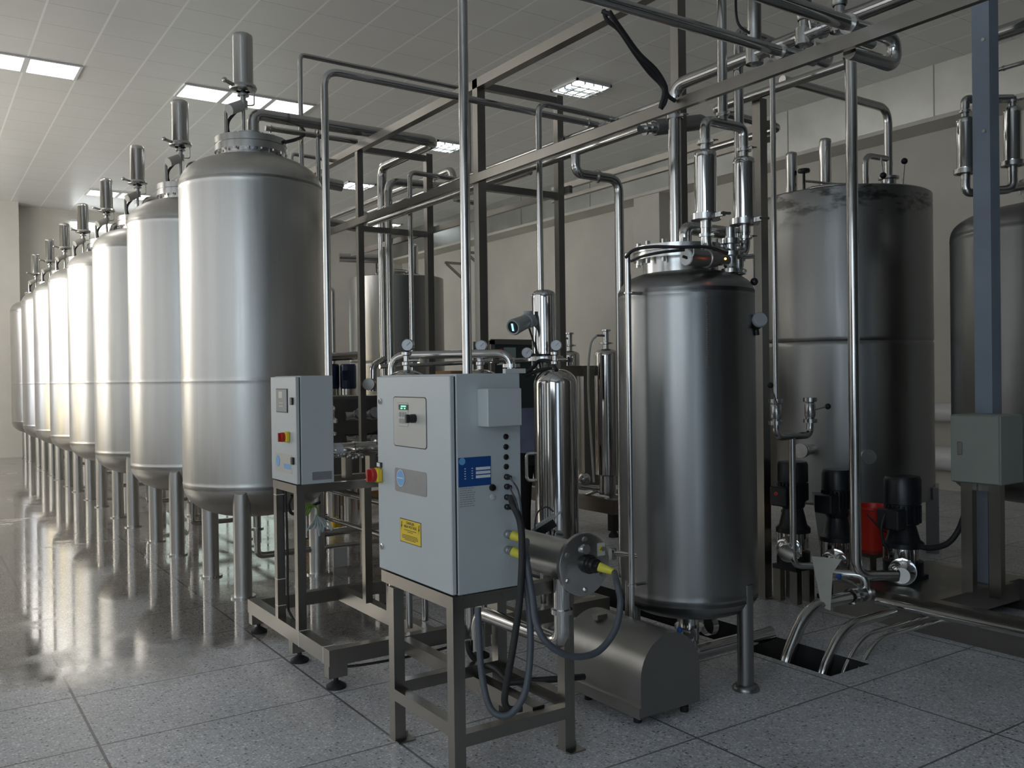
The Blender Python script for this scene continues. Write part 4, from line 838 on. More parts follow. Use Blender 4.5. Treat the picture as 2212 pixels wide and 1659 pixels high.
for P in ((6.087, 4.760, 0.921), (6.504, 4.480, 0.865)):
    d = (V(P[0], P[1], 0) - V(6.93, 5.0, 0)).normalized(); a = V(P[0], P[1], P[2])
    part('nozzle', MB().lathe([(.045, -.15), (.045, .02), (.06, .02), (.06, .05), (.045, .055), (.06, .06), (.06, .09), (0, .09)], a, d, 20), 'flange', btk)
# ---------------------------------------------------------------- tank cut by the right edge
rt_ = thing('dished_tank', 'dark dished-top tank cut by the right photo edge behind the junction box', 'tank', (6.75, 3.05, 0))
RTX, RTY, RTR = 6.75, 3.06, .72
part('shell', MB().lathe(shell_profile(RTR, .82, .20, 2.50, .22, .24, (.82, 2.50), 2.8), (RTX, RTY, 0), n=72), 'tank_dark', rt_)
part('manway_neck', MB().lathe([(.24, 2.66), (.24, 2.84), (.28, 2.845), (.28, 2.90), (0, 2.90)], (RTX, RTY, 0), n=40), 'flange', rt_)
bolts((RTX, RTY, 2.86), (0, 0, 1), .262, 12, .012, .10, rt_)
for a in (-150, -30, 90):
    p = V(RTX + .6 * math.cos(math.radians(a)), RTY + .6 * math.sin(math.radians(a)), 0); part('leg', MB().cyl(p, p + V(0, 0, .9), .06, n=20), 'tank_dark', rt_)
fl = [(5.649, 3.144, 2.793), (5.902, 2.975, 2.857)]
for c, a, b in ((fl[0], (5.649, 3.144, 2.831)[2], (5.650, 3.147, 3.189)[2]), (fl[1], (5.902, 2.975, 2.878)[2], (5.898, 2.981, 3.251)[2])):
    twin(c, a, b, .053, rt_)
c0, c1 = fl
part('filter_bend', MB().tube([(c0[0], c0[1], (5.649, 3.144, 2.831)[2] - .05), (c0[0], c0[1], (5.648, 3.144, 2.718)[2] - .02), (c1[0], c1[1], (5.648, 3.144, 2.718)[2]), (c1[0], c1[1], (5.902, 2.975, 2.878)[2] - .05)], .028, .08, 16).cyl(((c0[0] + c1[0]) / 2, (c0[1] + c1[1]) / 2, (5.648, 3.144, 2.718)[2] - .02), (RTX - .2, RTY - .1, 2.86), .026), 'pipe', rt_)
part('filter_top_bend', MB().tube([(c0[0], c0[1], (5.650, 3.147, 3.189)[2] + .05), (c0[0], c0[1], (5.671, 3.134, 3.299)[2]), (c1[0], c1[1], (5.671, 3.134, 3.299)[2]), (c1[0], c1[1], (5.898, 2.981, 3.251)[2] + .05)], .028, .09, 16), 'pipe', rt_)
# ---------------------------------------------------------------- steel post with the junction box
po = thing('support_post', 'blue-grey square steel post at the right edge carrying the junction box', 'post', (5.62, 3.0, 0))
PXc, PYc = 5.645, 3.01
part('column', MB().bb((PXc - .055, PYc - .055, .20), (PXc + .055, PYc + .055, 5.39)), 'post_paint', po)
part('base_plate', MB().bb((PXc - .1, PYc - .1, .20), (PXc + .1, PYc + .1, .215)), 'dull', po)
for z in (3.05, 3.62): part('bolt', MB().cyl((PXc - .055, PYc - .02, z), (PXc - .065, PYc - .02, z), .012, n=6), 'flange', po)
pipe('thick dark pipe passing behind the post at the right edge', [(5.95, 3.11, 3.76), (5.95, -.5, 3.82)], .05)
pipe('thin dark pipe with a coupling right of the post', [(5.95, 3.08, 3.526), (5.95, -.5, 3.526)], .014, clamps=[((5.95, 3.05, 3.526), (0, 1, 0))])
jb_ = thing('junction_box', 'grey-green junction box on two legs in front of the right post', 'junction box', (5.287, 2.830, 1.074))
jx0 = 5.30; A = (5.300, 3.060, 1.287); B = (5.300, 2.756, 0.873)
part('body', MB().bev((jx0, B[1], B[2]), (jx0 + .26, A[1], A[2]), .006), 'cab_green', jb_)
part('door', MB().bev((jx0 - .012, B[1] + .006, B[2] + .006), (jx0 - .001, A[1] - .006, A[2] - .006), .003), 'cab_green', jb_)
L_ = (5.288, 2.993, 1.083); part('lock', MB().bev((5.276, L_[1] - .014, L_[2] - .04), (5.289, L_[1] + .014, L_[2] + .04), .003), 'dull', jb_)
for y in (A[1] - .085, B[1] + .05): part('leg', MB().bb((jx0 + .02, y - .035, .20), (jx0 + .07, y + .035, B[2])), 'tube', jb_)
part('cable_entry', MB().bb((jx0 + .08, A[1] - .24, B[2] - .05), (jx0 + .16, A[1] - .12, B[2])).cyl((jx0 + .1, A[1] - .2, .22), (jx0 + .1, A[1] - .2, B[2]), .012).cyl((jx0 + .13, A[1] - .17, .22), (jx0 + .13, A[1] - .17, B[2]), .012), 'dull', jb_)
# ---------------------------------------------------------------- pump skid
ps = thing('pump_skid', 'dark channel-steel skid under the pumps and junction box at right', 'skid', (5.6, 2.6, 0))
for a, b in (((4.95, -.6, .0), (5.03, 3.66, .20)), ((5.95, -.6, .0), (6.03, 3.66, .20)), ((5.03, 3.58, .0), (5.95, 3.66, .20)), ((5.03, 2.98, .06), (5.95, 3.05, .20)), ((5.03, 2.2, .06), (5.95, 2.27, .20)), ((5.03, 1.2, .06), (5.95, 1.27, .20))): part('beam', MB().bb(a, b), 'tube', ps)
part('deck_plate', MB().bb((5.03, 3.05, .19), (5.95, 3.58, .20)), 'dull', ps)
pipe('long bright steel pipe on the floor in front of the pump skid', [(4.86, 3.28, .16), (4.86, -.6, .16)], .025)
def pump(label, c, z0, r, zf, zm, zt, box, sq=False):
    t = thing('pump', label, 'pump', (c[0], c[1], z0), 'upright pumps with black motors'); X, Y = c
    part('base', MB().bb((X - r * 1.15, Y - r * 1.15, z0), (X + r * 1.15, Y + r * 1.15, z0 + .03)).lathe([(r * 1.3, .03), (r * 1.3, .12), (r, .13)], (X, Y, z0), n=28), 'motor', t)
    part('sleeve', MB().lathe([(r, z0 + .13), (r, zf)], (X, Y, 0), n=32), 'polish', t)
    part('head', MB().lathe([(r * 1.35, zf), (r * 1.35, zf + .03), (r * 1.1, zf + .05), (r * .8, zf + .16), (r * .95, zf + .18), (r * .95, zm)], (X, Y, 0), n=32), 'motor', t)
    mo = part('motor', MB().lathe([(r * 1.05, zm), (r * 1.05, zm + .13), (r * 1.2, zm + .135), (r * 1.2, zt - .02), (r * 1.1, zt), (0, zt)], (X, Y, 0), n=36), 'motor', t)
    fn = MB()
    for k in range(20):
        a = 2 * PI * k / 20; fn.beam((X + r * 1.12 * math.cos(a), Y + r * 1.12 * math.sin(a), zm + .01), (X + r * 1.12 * math.cos(a), Y + r * 1.12 * math.sin(a), zm + .125), .012)
    part('cooling_fins', fn, 'motor', mo)
    part('terminal_box', MB().bev((X - r * 2.0, Y - r * .9, zm - .02), (X - r * .9, Y + r * .7, zm + .11), .008), 'motor', t)
    for s in (-1, 1): part('tie_rod', MB().cyl((X - r * .5, Y + s * r * 1.15, z0 + .1), (X - r * .5, Y + s * r * 1.15, zf), .008, n=8), 'flange', t)
    return t
p1 = pump('black motor pump on its own legs nearest the buffer tank', (4.985, 4.0), .22, .085, .47, .68, .95, 0)
p1l = MB()
for x in (4.92, 5.05):
    for y in (3.93, 4.07): part('leg', MB().bb((x - .025, y - .03, 0), (x + .025, y + .03, .22)), 'tube', p1)
part('indicator', MB().lathe([(.012, 0), (.012, .012), (0, .014)], (4.628, 3.847, 0.776), (-.8, -.6, 0), 12), 'bucket', p1, 'small red indicator')
p2 = pump('middle black motor pump behind the tall drop pipe', (5.26, 3.85), .0, .085, .40, .62, .89, 0)
p3 = pump('bulky black motor pump right of the red bucket', (5.37, 3.43), .20, .095, .41, .56, .87, 0)
for p_, X, Y, z, lab in ((p1, 4.985, 4.0, .39, 1), (p2, 5.26, 3.85, .30, 2), (p3, 5.37, 3.43, .29, 3)):
    part('inlet_flange', MB().lathe([(.03, 0), (.03, .14), (.085, .145), (.085, .165), (.06, .17), (.035, .19), (.035, .26), (.05, .265), (.05, .285), (0, .285)], (X - .06, Y - .04, z), (-.86, -.5, 0), 28), 'polish', p_)
    part('outlet_pipe', MB().tube([(X + .05, Y + .03, z), (X + .35, Y + .18, z), (X + .35, Y + .18, z - .1)], .03, .06), 'flange', p_)
solo('cable', MB().spline([(5.224, 3.228, 0.458), (5.284, 3.188, 0.445), (5.368, 3.131, 0.470), (5.425, 3.094, 0.542), (5.460, 3.071, 0.643), (5.383, 3.003, 0.758)], .018, 10), 'rubber', 'thick black cable from the bulky pump to the junction box', 'cable')
solo('cable', MB().spline([(5.186, 3.436, 0.640), (5.165, 3.449, 0.551), (5.173, 3.442, 0.461), (5.202, 3.423, 0.401)], .01, 8), 'rubber', 'short black cable beside the red bucket', 'cable')
# red bucket behind the pumps
bk = thing('bucket', 'red plastic bucket standing on the floor behind the pumps', 'bucket', (7.3, 4.15, 0))
BP = (5.649, 3.846, 0.414); bx, by = BP[0], BP[1]; bk.location = (bx, by, 0); BASE[bk] = V(bx, by, 0); bz = (5.648, 3.846, 0.355)[2]
part('pail', MB().lathe([(0, .30), (.105, .30), (.14, .585), (.147, .59), (.147, .605), (.138, .605), (.103, .32), (0, .32)], (bx, by, 0), n=40), 'bucket', bk)
part('handle', MB().spline([(bx - .13, by - .05, .56), (bx - .09, by - .14, .46), (bx + .0, by - .17, .43), (bx + .09, by - .11, .47), (bx + .13, by - .02, .56)], .005, 8), 'black', bk)
stl = solo('low_stool', MB().bb((bx - .2, by - .15, .275), (bx + .2, by + .15, .30)).bb((bx - .19, by - .14, 0), (bx - .16, by - .11, .275)).bb((bx + .16, by - .14, 0), (bx + .19, by - .11, .275)).bb((bx - .19, by + .11, 0), (bx - .16, by + .14, .275)).bb((bx + .16, by + .11, 0), (bx + .19, by + .14, .275)), 'tube', 'low steel stool holding the red bucket', 'stool')
# paper wrap and floor pipes at the trench
ppr = solo('paper_wrap', MB().prism([(-.09, .32), (.085, .30), (.03, .22), (.015, .0), (-.035, .02)], (4.444, 3.327, 0.158), (.83, -.558, 0), (0, 0, 1), .012), 'paper', 'torn buff paper wrap hanging on the end of the pump skid', 'paper')
for l, x0, y, r, x1, z in (('thickest of the pipes bending down into the floor trench', 4.10, 3.36, .036, 4.86, .19), ('second thick pipe bending down into the floor trench', 4.12, 3.13, .028, 4.80, .13),
                           ('third, thinner pipe bending down into the floor trench', 4.13, 3.02, .013, 5.0, .10), ('thinnest pipe bending down into the near end of the floor trench', 4.15, 2.95, .013, 5.0, .09)):
    pipe(l, [(x0 - .03, y, -.45), (x0 + .0, y, -.10), (x0 + .20, y, z), (x1, y, z)], r, .30)
fv = thing('floor_valve', 'small floor valve with a blue-tipped lever near the trench', 'valve', (4.86, 3.36, .0))
part('body', MB().lathe([(.05, -.09), (.05, -.06), (.035, -.055), (.045, -.03), (.045, .03), (.035, .055), (.05, .06), (.05, .09)], (4.80, 3.36, .19), (1, 0, 0), 22), 'flange', fv)
part('tee', MB().tube([(4.86, 3.36, .19), (4.86, 3.36, .30), (4.76, 3.52, .30)], .03, .06), 'pipe', fv)
hl = part('lever', MB().cyl((4.80, 3.36, .24), (4.70, 3.42, .30), .007, n=8).bb((4.79, 3.35, .22), (4.81, 3.37, .26)), 'flange', fv); part('lever_tip', MB().ball((4.69, 3.425, .305), .018, 10), 'blue', hl, 'blue lever tip')

# ================================================================ filters, gauges and skids in the middle distance
def gauge(c, r, t, d=(-.65, -.75, 0)):
    g_ = part('gauge', MB().lathe([(r * .6, -.035), (r, -.032), (r, 0), (r * .92, .004)], c, d, 26), 'polish', t)
    part('dial', MB().lathe([(r * .9, .001), (0, .001)], c, d, 26), 'print_white', g_, 'white dial')
    u, v, w = basis(d); q = V(*c) + w * .0025; part('needle', MB().beam(q - v * r * .1 - u * r * .1, q + v * r * .45 + u * r * .5, r * .09, .001), 'print_dark', g_)
# three polished pressure vessels in a row on the skid
def vessel(label, px, r, ztop, D=None):
    X, Y = px; t = thing('pressure_vessel', label, 'filter vessel', (X, Y, .203), 'polished vessels on the low skid')
    part('shell', MB().lathe([(0, .36), (r * .6, .37), (r, .42)] + [(a, b) for a, b in dome(r, .018, ztop - .09, .09, 8)], (X, Y, 0), n=44), 'polish', t)
    for a in (-120, 0, 120):
        p = V(X + r * .75 * math.cos(math.radians(a)), Y + r * .75 * math.sin(math.radians(a)), .203); part('leg', MB().cyl(p, V(p.x, p.y, .42), .018, n=12), 'flange', t)
    part('stem', MB().lathe([(.018, ztop - .01), (.018, ztop + .02), (.026, ztop + .025), (.026, ztop + .04), (.016, ztop + .045), (.016, ztop + .075), (.028, ztop + .08), (.028, ztop + .095), (.012, ztop + .1)], (X, Y, 0), n=18), 'flange', t)
    part('side_valve', MB().cyl((X, Y, ztop + .05), (X + .07, Y - .03, ztop + .05), .011, n=10).bb((X + .055, Y - .05, ztop + .035), (X + .10, Y - .02, ztop + .06)), 'polish', t)
    gauge((X, Y - .01, ztop + .135), .034, t)
    return t
VY = 4.40; VY3 = 4.23
XV = [(2.259, 4.400, 1.718)[0], (2.735, 4.400, 1.721)[0], (3.149, 4.230, 1.719)[0]]
v1 = vessel('polished vessel whose dome peeks over the left of the large cabinet', (XV[0], VY), .125, 1.60)
v2 = vessel('polished vessel with a gauge just above the cabinet top, right of the pole pipe', (XV[1], VY), .125, 1.60)
v3 = vessel('polished vessel standing free to the right of the large cabinet', (XV[2], VY3), .128, 1.60)
h = (3.019, 4.292, 1.045); part('handle', MB().tube([(XV[2] - .10, VY3 + .07, 1.10), (XV[2] - .145, VY3 + .10, 1.10), (XV[2] - .145, VY3 + .10, .94), (XV[2] - .10, VY3 + .07, .94)], .010, .03, 10), 'flange', v3)
A = (2.320, 4.707, 1.686); B = (2.786, 4.154, 1.682)
lp = pipe('polished steel pipe loop arching just above the large cabinet', [(A[0], A[1], .45), (A[0], A[1], 1.685), (B[0], B[1], 1.685), (B[0], B[1], .45)], .024, .09)
fp = thing('flanged_stub', 'pale square flange plate behind the right top corner of the large cabinet', 'flange', (B[0], B[1], 1.57))
part('plate', MB().bb((B[0] - .075, B[1] - .055, 1.572), (B[0] + .060, B[1] - .026, 1.598)), 'lamp_frame', fp)
part('collar', MB().ring((B[0], B[1], 1.615), (0, 0, 1), .0245, .05, .02), 'flange', fp)
pipe('horizontal steel pipe with valves behind the pipe loop', [(2.348, 4.929, 1.625), (3.516, 4.929, 1.670)], .014, clamps=[((3.327, 4.929, 1.661), (1, 0, 0))])
gs = thing('pressure_gauge', 'round pressure gauge left of the tall filter foot', 'gauge', (3.087, 4.433, 1.697)); gauge((3.087, 4.433, 1.697), .033, gs); part('stem', MB().cyl((3.120, 4.459, 1.692), (3.196, 4.480, 1.676), .008, n=8).cyl((3.150, 4.463, 1.681), up_((3.150, 4.463, 1.681), -.12), .006, n=8), 'flange', gs)
# tall polished filter with the digital transmitter
P = (3.196, 4.430, 3.221); tfx, tfy = P[0] + .02, P[1] + .0
tf = thing('filter_housing', 'tall polished filter housing with a digital transmitter on its left', 'filter', (tfx, tfy, .1))
z0, z1 = (3.247, 4.506, 1.677)[2], (3.253, 4.506, 2.085)[2]
part('housing', filter_body((tfx, tfy), .0745, z0, z1, 36), 'polish', tf)
part('flange', MB().lathe([(.0745, z0 - .03), (.115, z0 - .03), (.115, z0 - .005), (.11, z0), (.0745, z0 + .004)], (tfx, tfy, 0), n=36), 'flange', tf)
part('lower_neck', MB().lathe([(.05, z0 - .16), (.05, z0 - .11), (.08, z0 - .10), (.08, z0 - .08), (.05, z0 - .07), (.055, z0 - .03)], (tfx, tfy, 0), n=28).cyl((tfx, tfy, .1), (tfx, tfy, z0 - .15), .04), 'flange', tf)
part('base', MB().lathe([(.07, 0), (.07, .02), (.04, .03), (.04, .12)], (tfx, tfy, 0), n=24), 'flange', tf)
A = V(*(3.100, 4.426, 1.893)); B = V(*(2.952, 4.369, 1.847)); d = (B - A).normalized(); L = (B - A).length
tr = part('transmitter', MB().lathe([(.030, -.03), (.044, -.02), (.046, .0), (.046, .03), (.040, .034), (.042, .04), (.048, L - .01), (.05, L), (.044, L + .012), (.036, L + .010)], A, d, 30).cyl(A + V(0, 0, 0), V(tfx - .03, tfy, A.z - .02), .028, n=16).cyl(A - V(0, 0, .02), A - V(0, 0, -.055), .03, n=16), 'transmitter', tf)
part('window', MB().lathe([(.036, L + .009), (0, L + .009)], A, d, 28), 'black', tr)
u, v, w = basis(d); q = A + d * (L + .011); part('display', MB().beam(q - u * .002 - v * .022, q - u * .002 + v * .022, .017, .002), 'lcd_blue', tr, 'glowing cyan display')
part('lead', MB().spline([A + V(.0, 0, -.04), A + V(.03, 0, -.12), V(tfx - .07, tfy - .03, z0 + .0), V(tfx - .06, tfy - .05, z0 - .10)], .006, 8), 'rubber', tr)
solo('cable', MB().spline([(3.006, 4.366, 1.568), (3.056, 4.332, 1.603), (3.120, 4.350, 1.645), (3.148, 4.271, 1.638), (3.115, 4.173, 1.587)], .012, 8), 'rubber', 'black hose arching over the foot of the tall filter', 'hose')
solo('cable', MB().spline([(3.019, 4.357, 1.557), (3.090, 4.309, 1.589), (3.159, 4.264, 1.596)], .012, 8), 'rubber', 'black hose lying below the arched hose at the tall filter', 'hose')
# two more polished filters on a farther skid
fs = thing('filter_skid', 'far low steel skid carrying two polished upright filters', 'skid', (6.2, 7.3, 0))
A = (5.824, 7.520, 0.212); B = (5.904, 6.865, 0.198)
for a, b in (((5.55, 6.55, .22), (5.63, 8.4, .36)), ((5.63, 6.55, .22), (8.2, 6.63, .36)), ((5.63, 8.32, .22), (8.2, 8.40, .36)), ((8.12, 6.63, .22), (8.2, 8.32, .36))): part('beam', MB().bb(a, b), 'tube', fs)
for x, y in ((5.59, 6.6), (5.59, 8.3), (8.1, 6.6), (8.1, 8.3)): part('foot', MB().bb((x - .04, y - .04, .06), (x + .04, y + .04, .22)).lathe([(.015, .07), (.05, .02), (.05, 0), (0, 0)], (x, y, 0), n=16), 'rubber', fs)
P = (5.898, 7.359, 1.126); part('post', MB().bb((P[0] - .09, P[1] - .05, .36), (P[0] + .09, P[1] + .05, (5.906, 7.358, 1.661)[2])), 'tube', fs)
P2 = (5.364, 7.359, 1.616); part('panel', MB().bb((P[0] - 1.0, P[1] - .02, (5.904, 7.358, 1.554)[2]), (P[0] + .25, P[1] + .02, (5.906, 7.358, 1.661)[2])), 'tube', fs)
part('valve_cluster', MB().tube([(5.702, 7.243, 0.421), (5.880, 7.123, 0.389), (5.992, 6.927, 0.371)], .03).tube([(5.763, 7.322, 0.288), (5.840, 7.150, 0.371), (5.952, 6.954, 0.310)], .02).ball((5.731, 7.224, 0.492), .07, 12).ball((5.864, 7.014, 0.439), .06, 12).cyl((5.898, 6.993, 0.617), (5.892, 6.993, 0.264), .02), 'flange', fs)
def slim(label, px, D, r, ytop, ybot):
    P = px; t = thing('slim_filter', label, 'filter', (P[0], P[1], .36), 'slim filters on the far skid')
    zt, zb = ytop, ybot
    part('housing', filter_body((P[0], P[1]), r, zb, zt, 32), 'polish', t)
    part('top_clamp', MB().lathe([(.03, zt - .01), (.03, zt + .04), (.07, zt + .045), (.07, zt + .06), (.03, zt + .065), (.03, zt + .17), (.05, zt + .175), (.05, zt + .19), (0, zt + .19)], (P[0], P[1], 0), n=20).cyl((P[0], P[1], zt + .13), (P[0] - .12, P[1], zt + .13), .012, n=8), 'flange', t)
    part('hose', MB().spline([(P[0] - .12, P[1], zt + .13), (P[0] - .22, P[1] - .02, zt + .02), (P[0] - .25, P[1] - .02, zt - .4), (P[0] - .22, P[1] - .05, .5)], .012, 8), 'white', t)
    part('base', MB().cyl((P[0], P[1], .36), (P[0], P[1], zb + .01), r * .7, n=20), 'flange', t)
slim('slim polished filter right of the free-standing vessel', (5.867, 7.621, 1.119), 9.6, .108, (5.877, 7.620, 1.830)[2], .55)
slim('slim polished filter close to the left side of the buffer tank', (5.806, 6.939, 1.141), 9.0, .122, (5.816, 6.938, 1.827)[2], .55)
for l, z, r in (('upper horizontal white pipe on the wall behind the filters', (11.070, 13.879, 1.027)[2], .125), ('lower horizontal white pipe on the wall behind the filters', (11.040, 13.853, 0.433)[2], .155)):
    pipe(l, [(11.18 - r, 6.0, z), (11.18 - r, 11.3, z)], r, mat='lamp_frame')
# dark control panel with the red beacon
dpn = thing('control_desk', 'dark control desk with a red beacon behind the pipe loop', 'control desk', (4.253, 6.300, 1.727))
A = (4.098, 6.405, 1.867); B = (4.775, 6.405, 1.876); y = A[1]
zt, zb = A[2], (4.095, 6.406, 1.631)[2] - .35
part('body', MB().bb((A[0], y, zb), (A[0] + .75, y + .3, zt)), 'dark_panel', dpn)
fr = MB()
for a, b in (((A[0] - .02, y - .02, zt - .035), (A[0] + .77, y, zt + .01)), ((A[0] - .02, y - .02, zb), (A[0] + .02, y, zt))): fr.bb(a, b)
part('frame', fr, 'tube', dpn)
part('sheet', MB().bb((A[0] + .12, y - .012, zt - .17), (A[0] + .24, y - .002, zt - .06)), 'pale_green', dpn, 'pale green notice sheet')
Pb = (4.092, 6.289, 1.823); bb_ = part('beacon', MB().lathe([(.024, .0), (.024, .03), (.026, .03), (.024, .085), (.012, .1), (0, .1)], (A[0] + .07, y - .045, zt - .17), n=20), 'red', dpn, 'red beacon')
part('beacon_base', MB().cyl((A[0] + .07, y - .045, zt - .20), (A[0] + .07, y - .045, zt - .17), .022, n=16).bb((A[0] + .05, y - .05, zt - .21), (A[0] + .09, y, zt - .2)), 'white', bb_)
part('stand', MB().bb((A[0] + .05, y + .05, 0), (A[0] + .11, y + .11, zb)).bb((A[0] + .64, y + .05, 0), (A[0] + .70, y + .11, zb)), 'tube', dpn)
# ---------------------------------------------------------------- valve manifold bench between the two grey cabinets
mb_ = thing('manifold_bench', 'brown-reflecting steel bench with valve manifolds between the two cabinets', 'manifold', (3.0, 7.2, 0))
A = (3.216, 7.476, 1.400); B = (3.745, 7.476, 1.413); y = A[1]; zt = A[2]
part('top', MB().bb((A[0] - .3, y, zt - .03), (B[0] + .2, y + .6, zt)), 'tube', mb_)
part('back_panel', MB().bb((A[0] - .3, y + .25, .55), (B[0] + .2, y + .27, zt - .03)), 'dull', mb_)
for x in (A[0] - .25, B[0] + .12): part('leg', MB().bb((x, y + .02, 0), (x + .06, y + .08, zt - .03)).bb((x, y + .5, 0), (x + .06, y + .56, zt - .03)), 'tube', mb_)
for k, (z, r) in enumerate((((3.292, 7.303, 1.220)[2], .045), ((3.289, 7.303, 1.015)[2], .05))):
    part('header', MB().tube([(A[0] - .05, y - .1, z), (B[0] + .1, y - .1, z)], r), 'pipe', mb_)
    for j in range(4):
        x = A[0] + .06 + j * .14; vv = part('valve', MB().lathe([(.035, -.07), (.05, -.06), (.05, -.03), (.035, -.025), (.042, .02), (.05, .03), (.05, .05), (0, .05)], (x, y - .16, z + (-.02 if k else .02)), (0, -1, .3), 16), 'flange', mb_)
        part('handle', MB().cyl((x, y - .16, z + .05), (x + .07, y - .17, z + .075), .014, n=10), 'blue' if k == 0 else 'black', vv)
part('cross_pipe', MB().tube([(2.694, 7.334, 0.216), (3.666, 7.645, 0.177)], .035).tube([(2.889, 7.202, 0.126), (3.576, 7.463, 0.070)], .018), 'pipe', mb_)
part('side_elbow', MB().tube([(3.212, 6.876, 1.449), (3.216, 6.876, 1.662), (3.338, 6.915, 1.718)], .03, .07), 'pipe', mb_)
part('pressure_head', MB().lathe([(.04, -.05), (.05, 0), (.05, .06), (0, .065)], (3.151, 6.797, 1.508), (-.6, -.7, 0), 18), 'dull', mb_)
# motors, crates and a drum beyond the bench
for k, (px, l) in enumerate(((716, 'dark blue motor left of the slim drop pipe'), (752, 'dark blue motor right of the slim drop pipe'))):
    P = (3.703, 8.957, 1.575) if k == 0 else (3.851, 8.858, 1.573)
    t = thing('blue_motor', l, 'motor', (P[0], P[1], 0), 'dark blue motors'); part('barrel', MB().lathe([(0, -.14), (.078, -.13), (.085, -.1), (.085, .12), (.075, .14), (0, .14)], P, (0, 0, 1), 24), 'blue_motor', t)
    part('terminal_box', MB().box((P[0] - .07, P[1] - .07, P[2] + .02), (.07, .07, .1)), 'blue_motor', t); part('pump_end', MB().lathe([(.08, 0), (.08, P[2] - .12), (.06, P[2] - .1)], (P[0], P[1], 0), n=20), 'flange', t)
pipe('steel header pipe above the dark blue motors', [(3.525, 8.838, 1.783), (3.941, 8.838, 1.804)], .045)
for px, py, w_, h_, l in ((748,1003,.5,.16,'pallet-wood crate seen under the shiny strainer'),):
    P = (4.391, 10.047, 0.037); cr = thing('wooden_crate', l, 'crate', (P[0], P[1], 0)); cz = 0
    for j in range(4): part('slat', MB().bb((P[0] - .5, P[1] - .3, .08 + j * .2), (P[0] + .6, P[1] - .27, .22 + j * .2)), 'wood', cr)
    for x in (-.5, .0, .55): part('post', MB().bb((P[0] + x, P[1] - .27, 0), (P[0] + x + .06, P[1] + .3, .86)), 'wood', cr)
    part('board', MB().bb((P[0] - .5, P[1] - .3, .86), (P[0] + .6, P[1] + .3, .89)), 'wood', cr)
P = (3.529, 8.458, 0.128); solo('yellow_jerrycan', MB().bev((P[0] - .05, P[1] - .05, 0), (P[0] + .05, P[1] + .05, .14), .015).cyl((P[0], P[1], .14), (P[0], P[1], .165), .02), 'yellow', 'small yellow can on the floor beyond the bench pipes', 'can')
P = (2.932, 6.931, 0.035); solo('pale_panel', MB().bb((P[0] - .07, P[1], 0), (P[0] + .05, P[1] + .02, .16)), 'panel', 'pale board leaning low behind the small cabinet stand', 'board')
P = (4.569, 7.773, 1.571); solo('brown_carton', MB().bb((P[0] - .2, P[1] - .2, 0), (P[0] + .2, P[1] + .2, P[2] + .05)), 'carton', 'tall brown carton behind the pole-like pipe', 'carton')
# far left-of-centre pipework seen past the nearest tank
pipe('thin grey pipe hooked in front of the frosted windows', [at_z((4.502, 10.835, 2.146), 0.0), (4.510, 10.835, 2.712), (4.422, 10.894, 2.755)], .035, .1)
# low drain pipes behind the tank row
pipe('low steel drain pipe running behind the legs of the tank row', [(3.15, 6.2, .55), (3.15, 20.0, .55)], .03)
pipe('lower thin steel pipe running behind the legs of the tank row', [(3.05, 6.4, .32), (3.05, 20.0, .32)], .02)
for k in range(5):
    y = 7.9 + 1.95 * k
    solo('pipe_stand', MB().bb((3.03, y - .02, 0), (3.07, y + .02, .62)).bb((3.0, y - .02, .28), (3.2, y + .02, .30)).bb((3.0, y - .02, .50), (3.2, y + .02, .52)), 'tube', ['first', 'second', 'third', 'fourth', 'fifth'][k] + ' low bracket holding the drain pipes behind the tank row, counted from the camera', 'pipe stand', 'pipe brackets behind the tank row')
# ---------------------------------------------------------------- person half hidden behind the vessel
def skinmesh(name, pts, edges, mat, parent, sub=2):
    me = bpy.data.meshes.new(name); off = BASE[parent]; me.from_pydata([tuple(V(*p[:3]) - off) for p in pts], edges, []); o = bpy.data.objects.new(name, me)
    COL.objects.link(o); o.parent = parent; BASE[o] = off; md = o.modifiers.new('skin', 'SKIN'); md.use_smooth_shade = True
    if not me.skin_vertices: me.skin_vertices.new() if hasattr(me.skin_vertices, 'new') else None
    for i, p in enumerate(pts):
        sv = me.skin_vertices[0].data[i]; sv.radius = (p[3], p[4] if len(p) > 4 else p[3]); sv.use_root = (i == 0)
    s = o.modifiers.new('subsurf', 'SUBSURF'); s.levels = sub; s.render_levels = sub; me.materials.append(M[mat]); return o
PC = (5.010, 7.108, 0.713); px_, py_ = PC[0], PC[1]; rg = V(.83, -.558, 0); fo = V(-.558, -.83, 0) * .2 + V(-.83, .558, 0) * .98
def W_(l, f, z): q = V(px_, py_, 0) + rg * l + V(.558, .83, 0) * f; return (q.x, q.y, z)
pe = thing('person', 'person in a lavender work shirt and black trousers, half hidden behind the polished vessel', 'person', (px_, py_, 0))
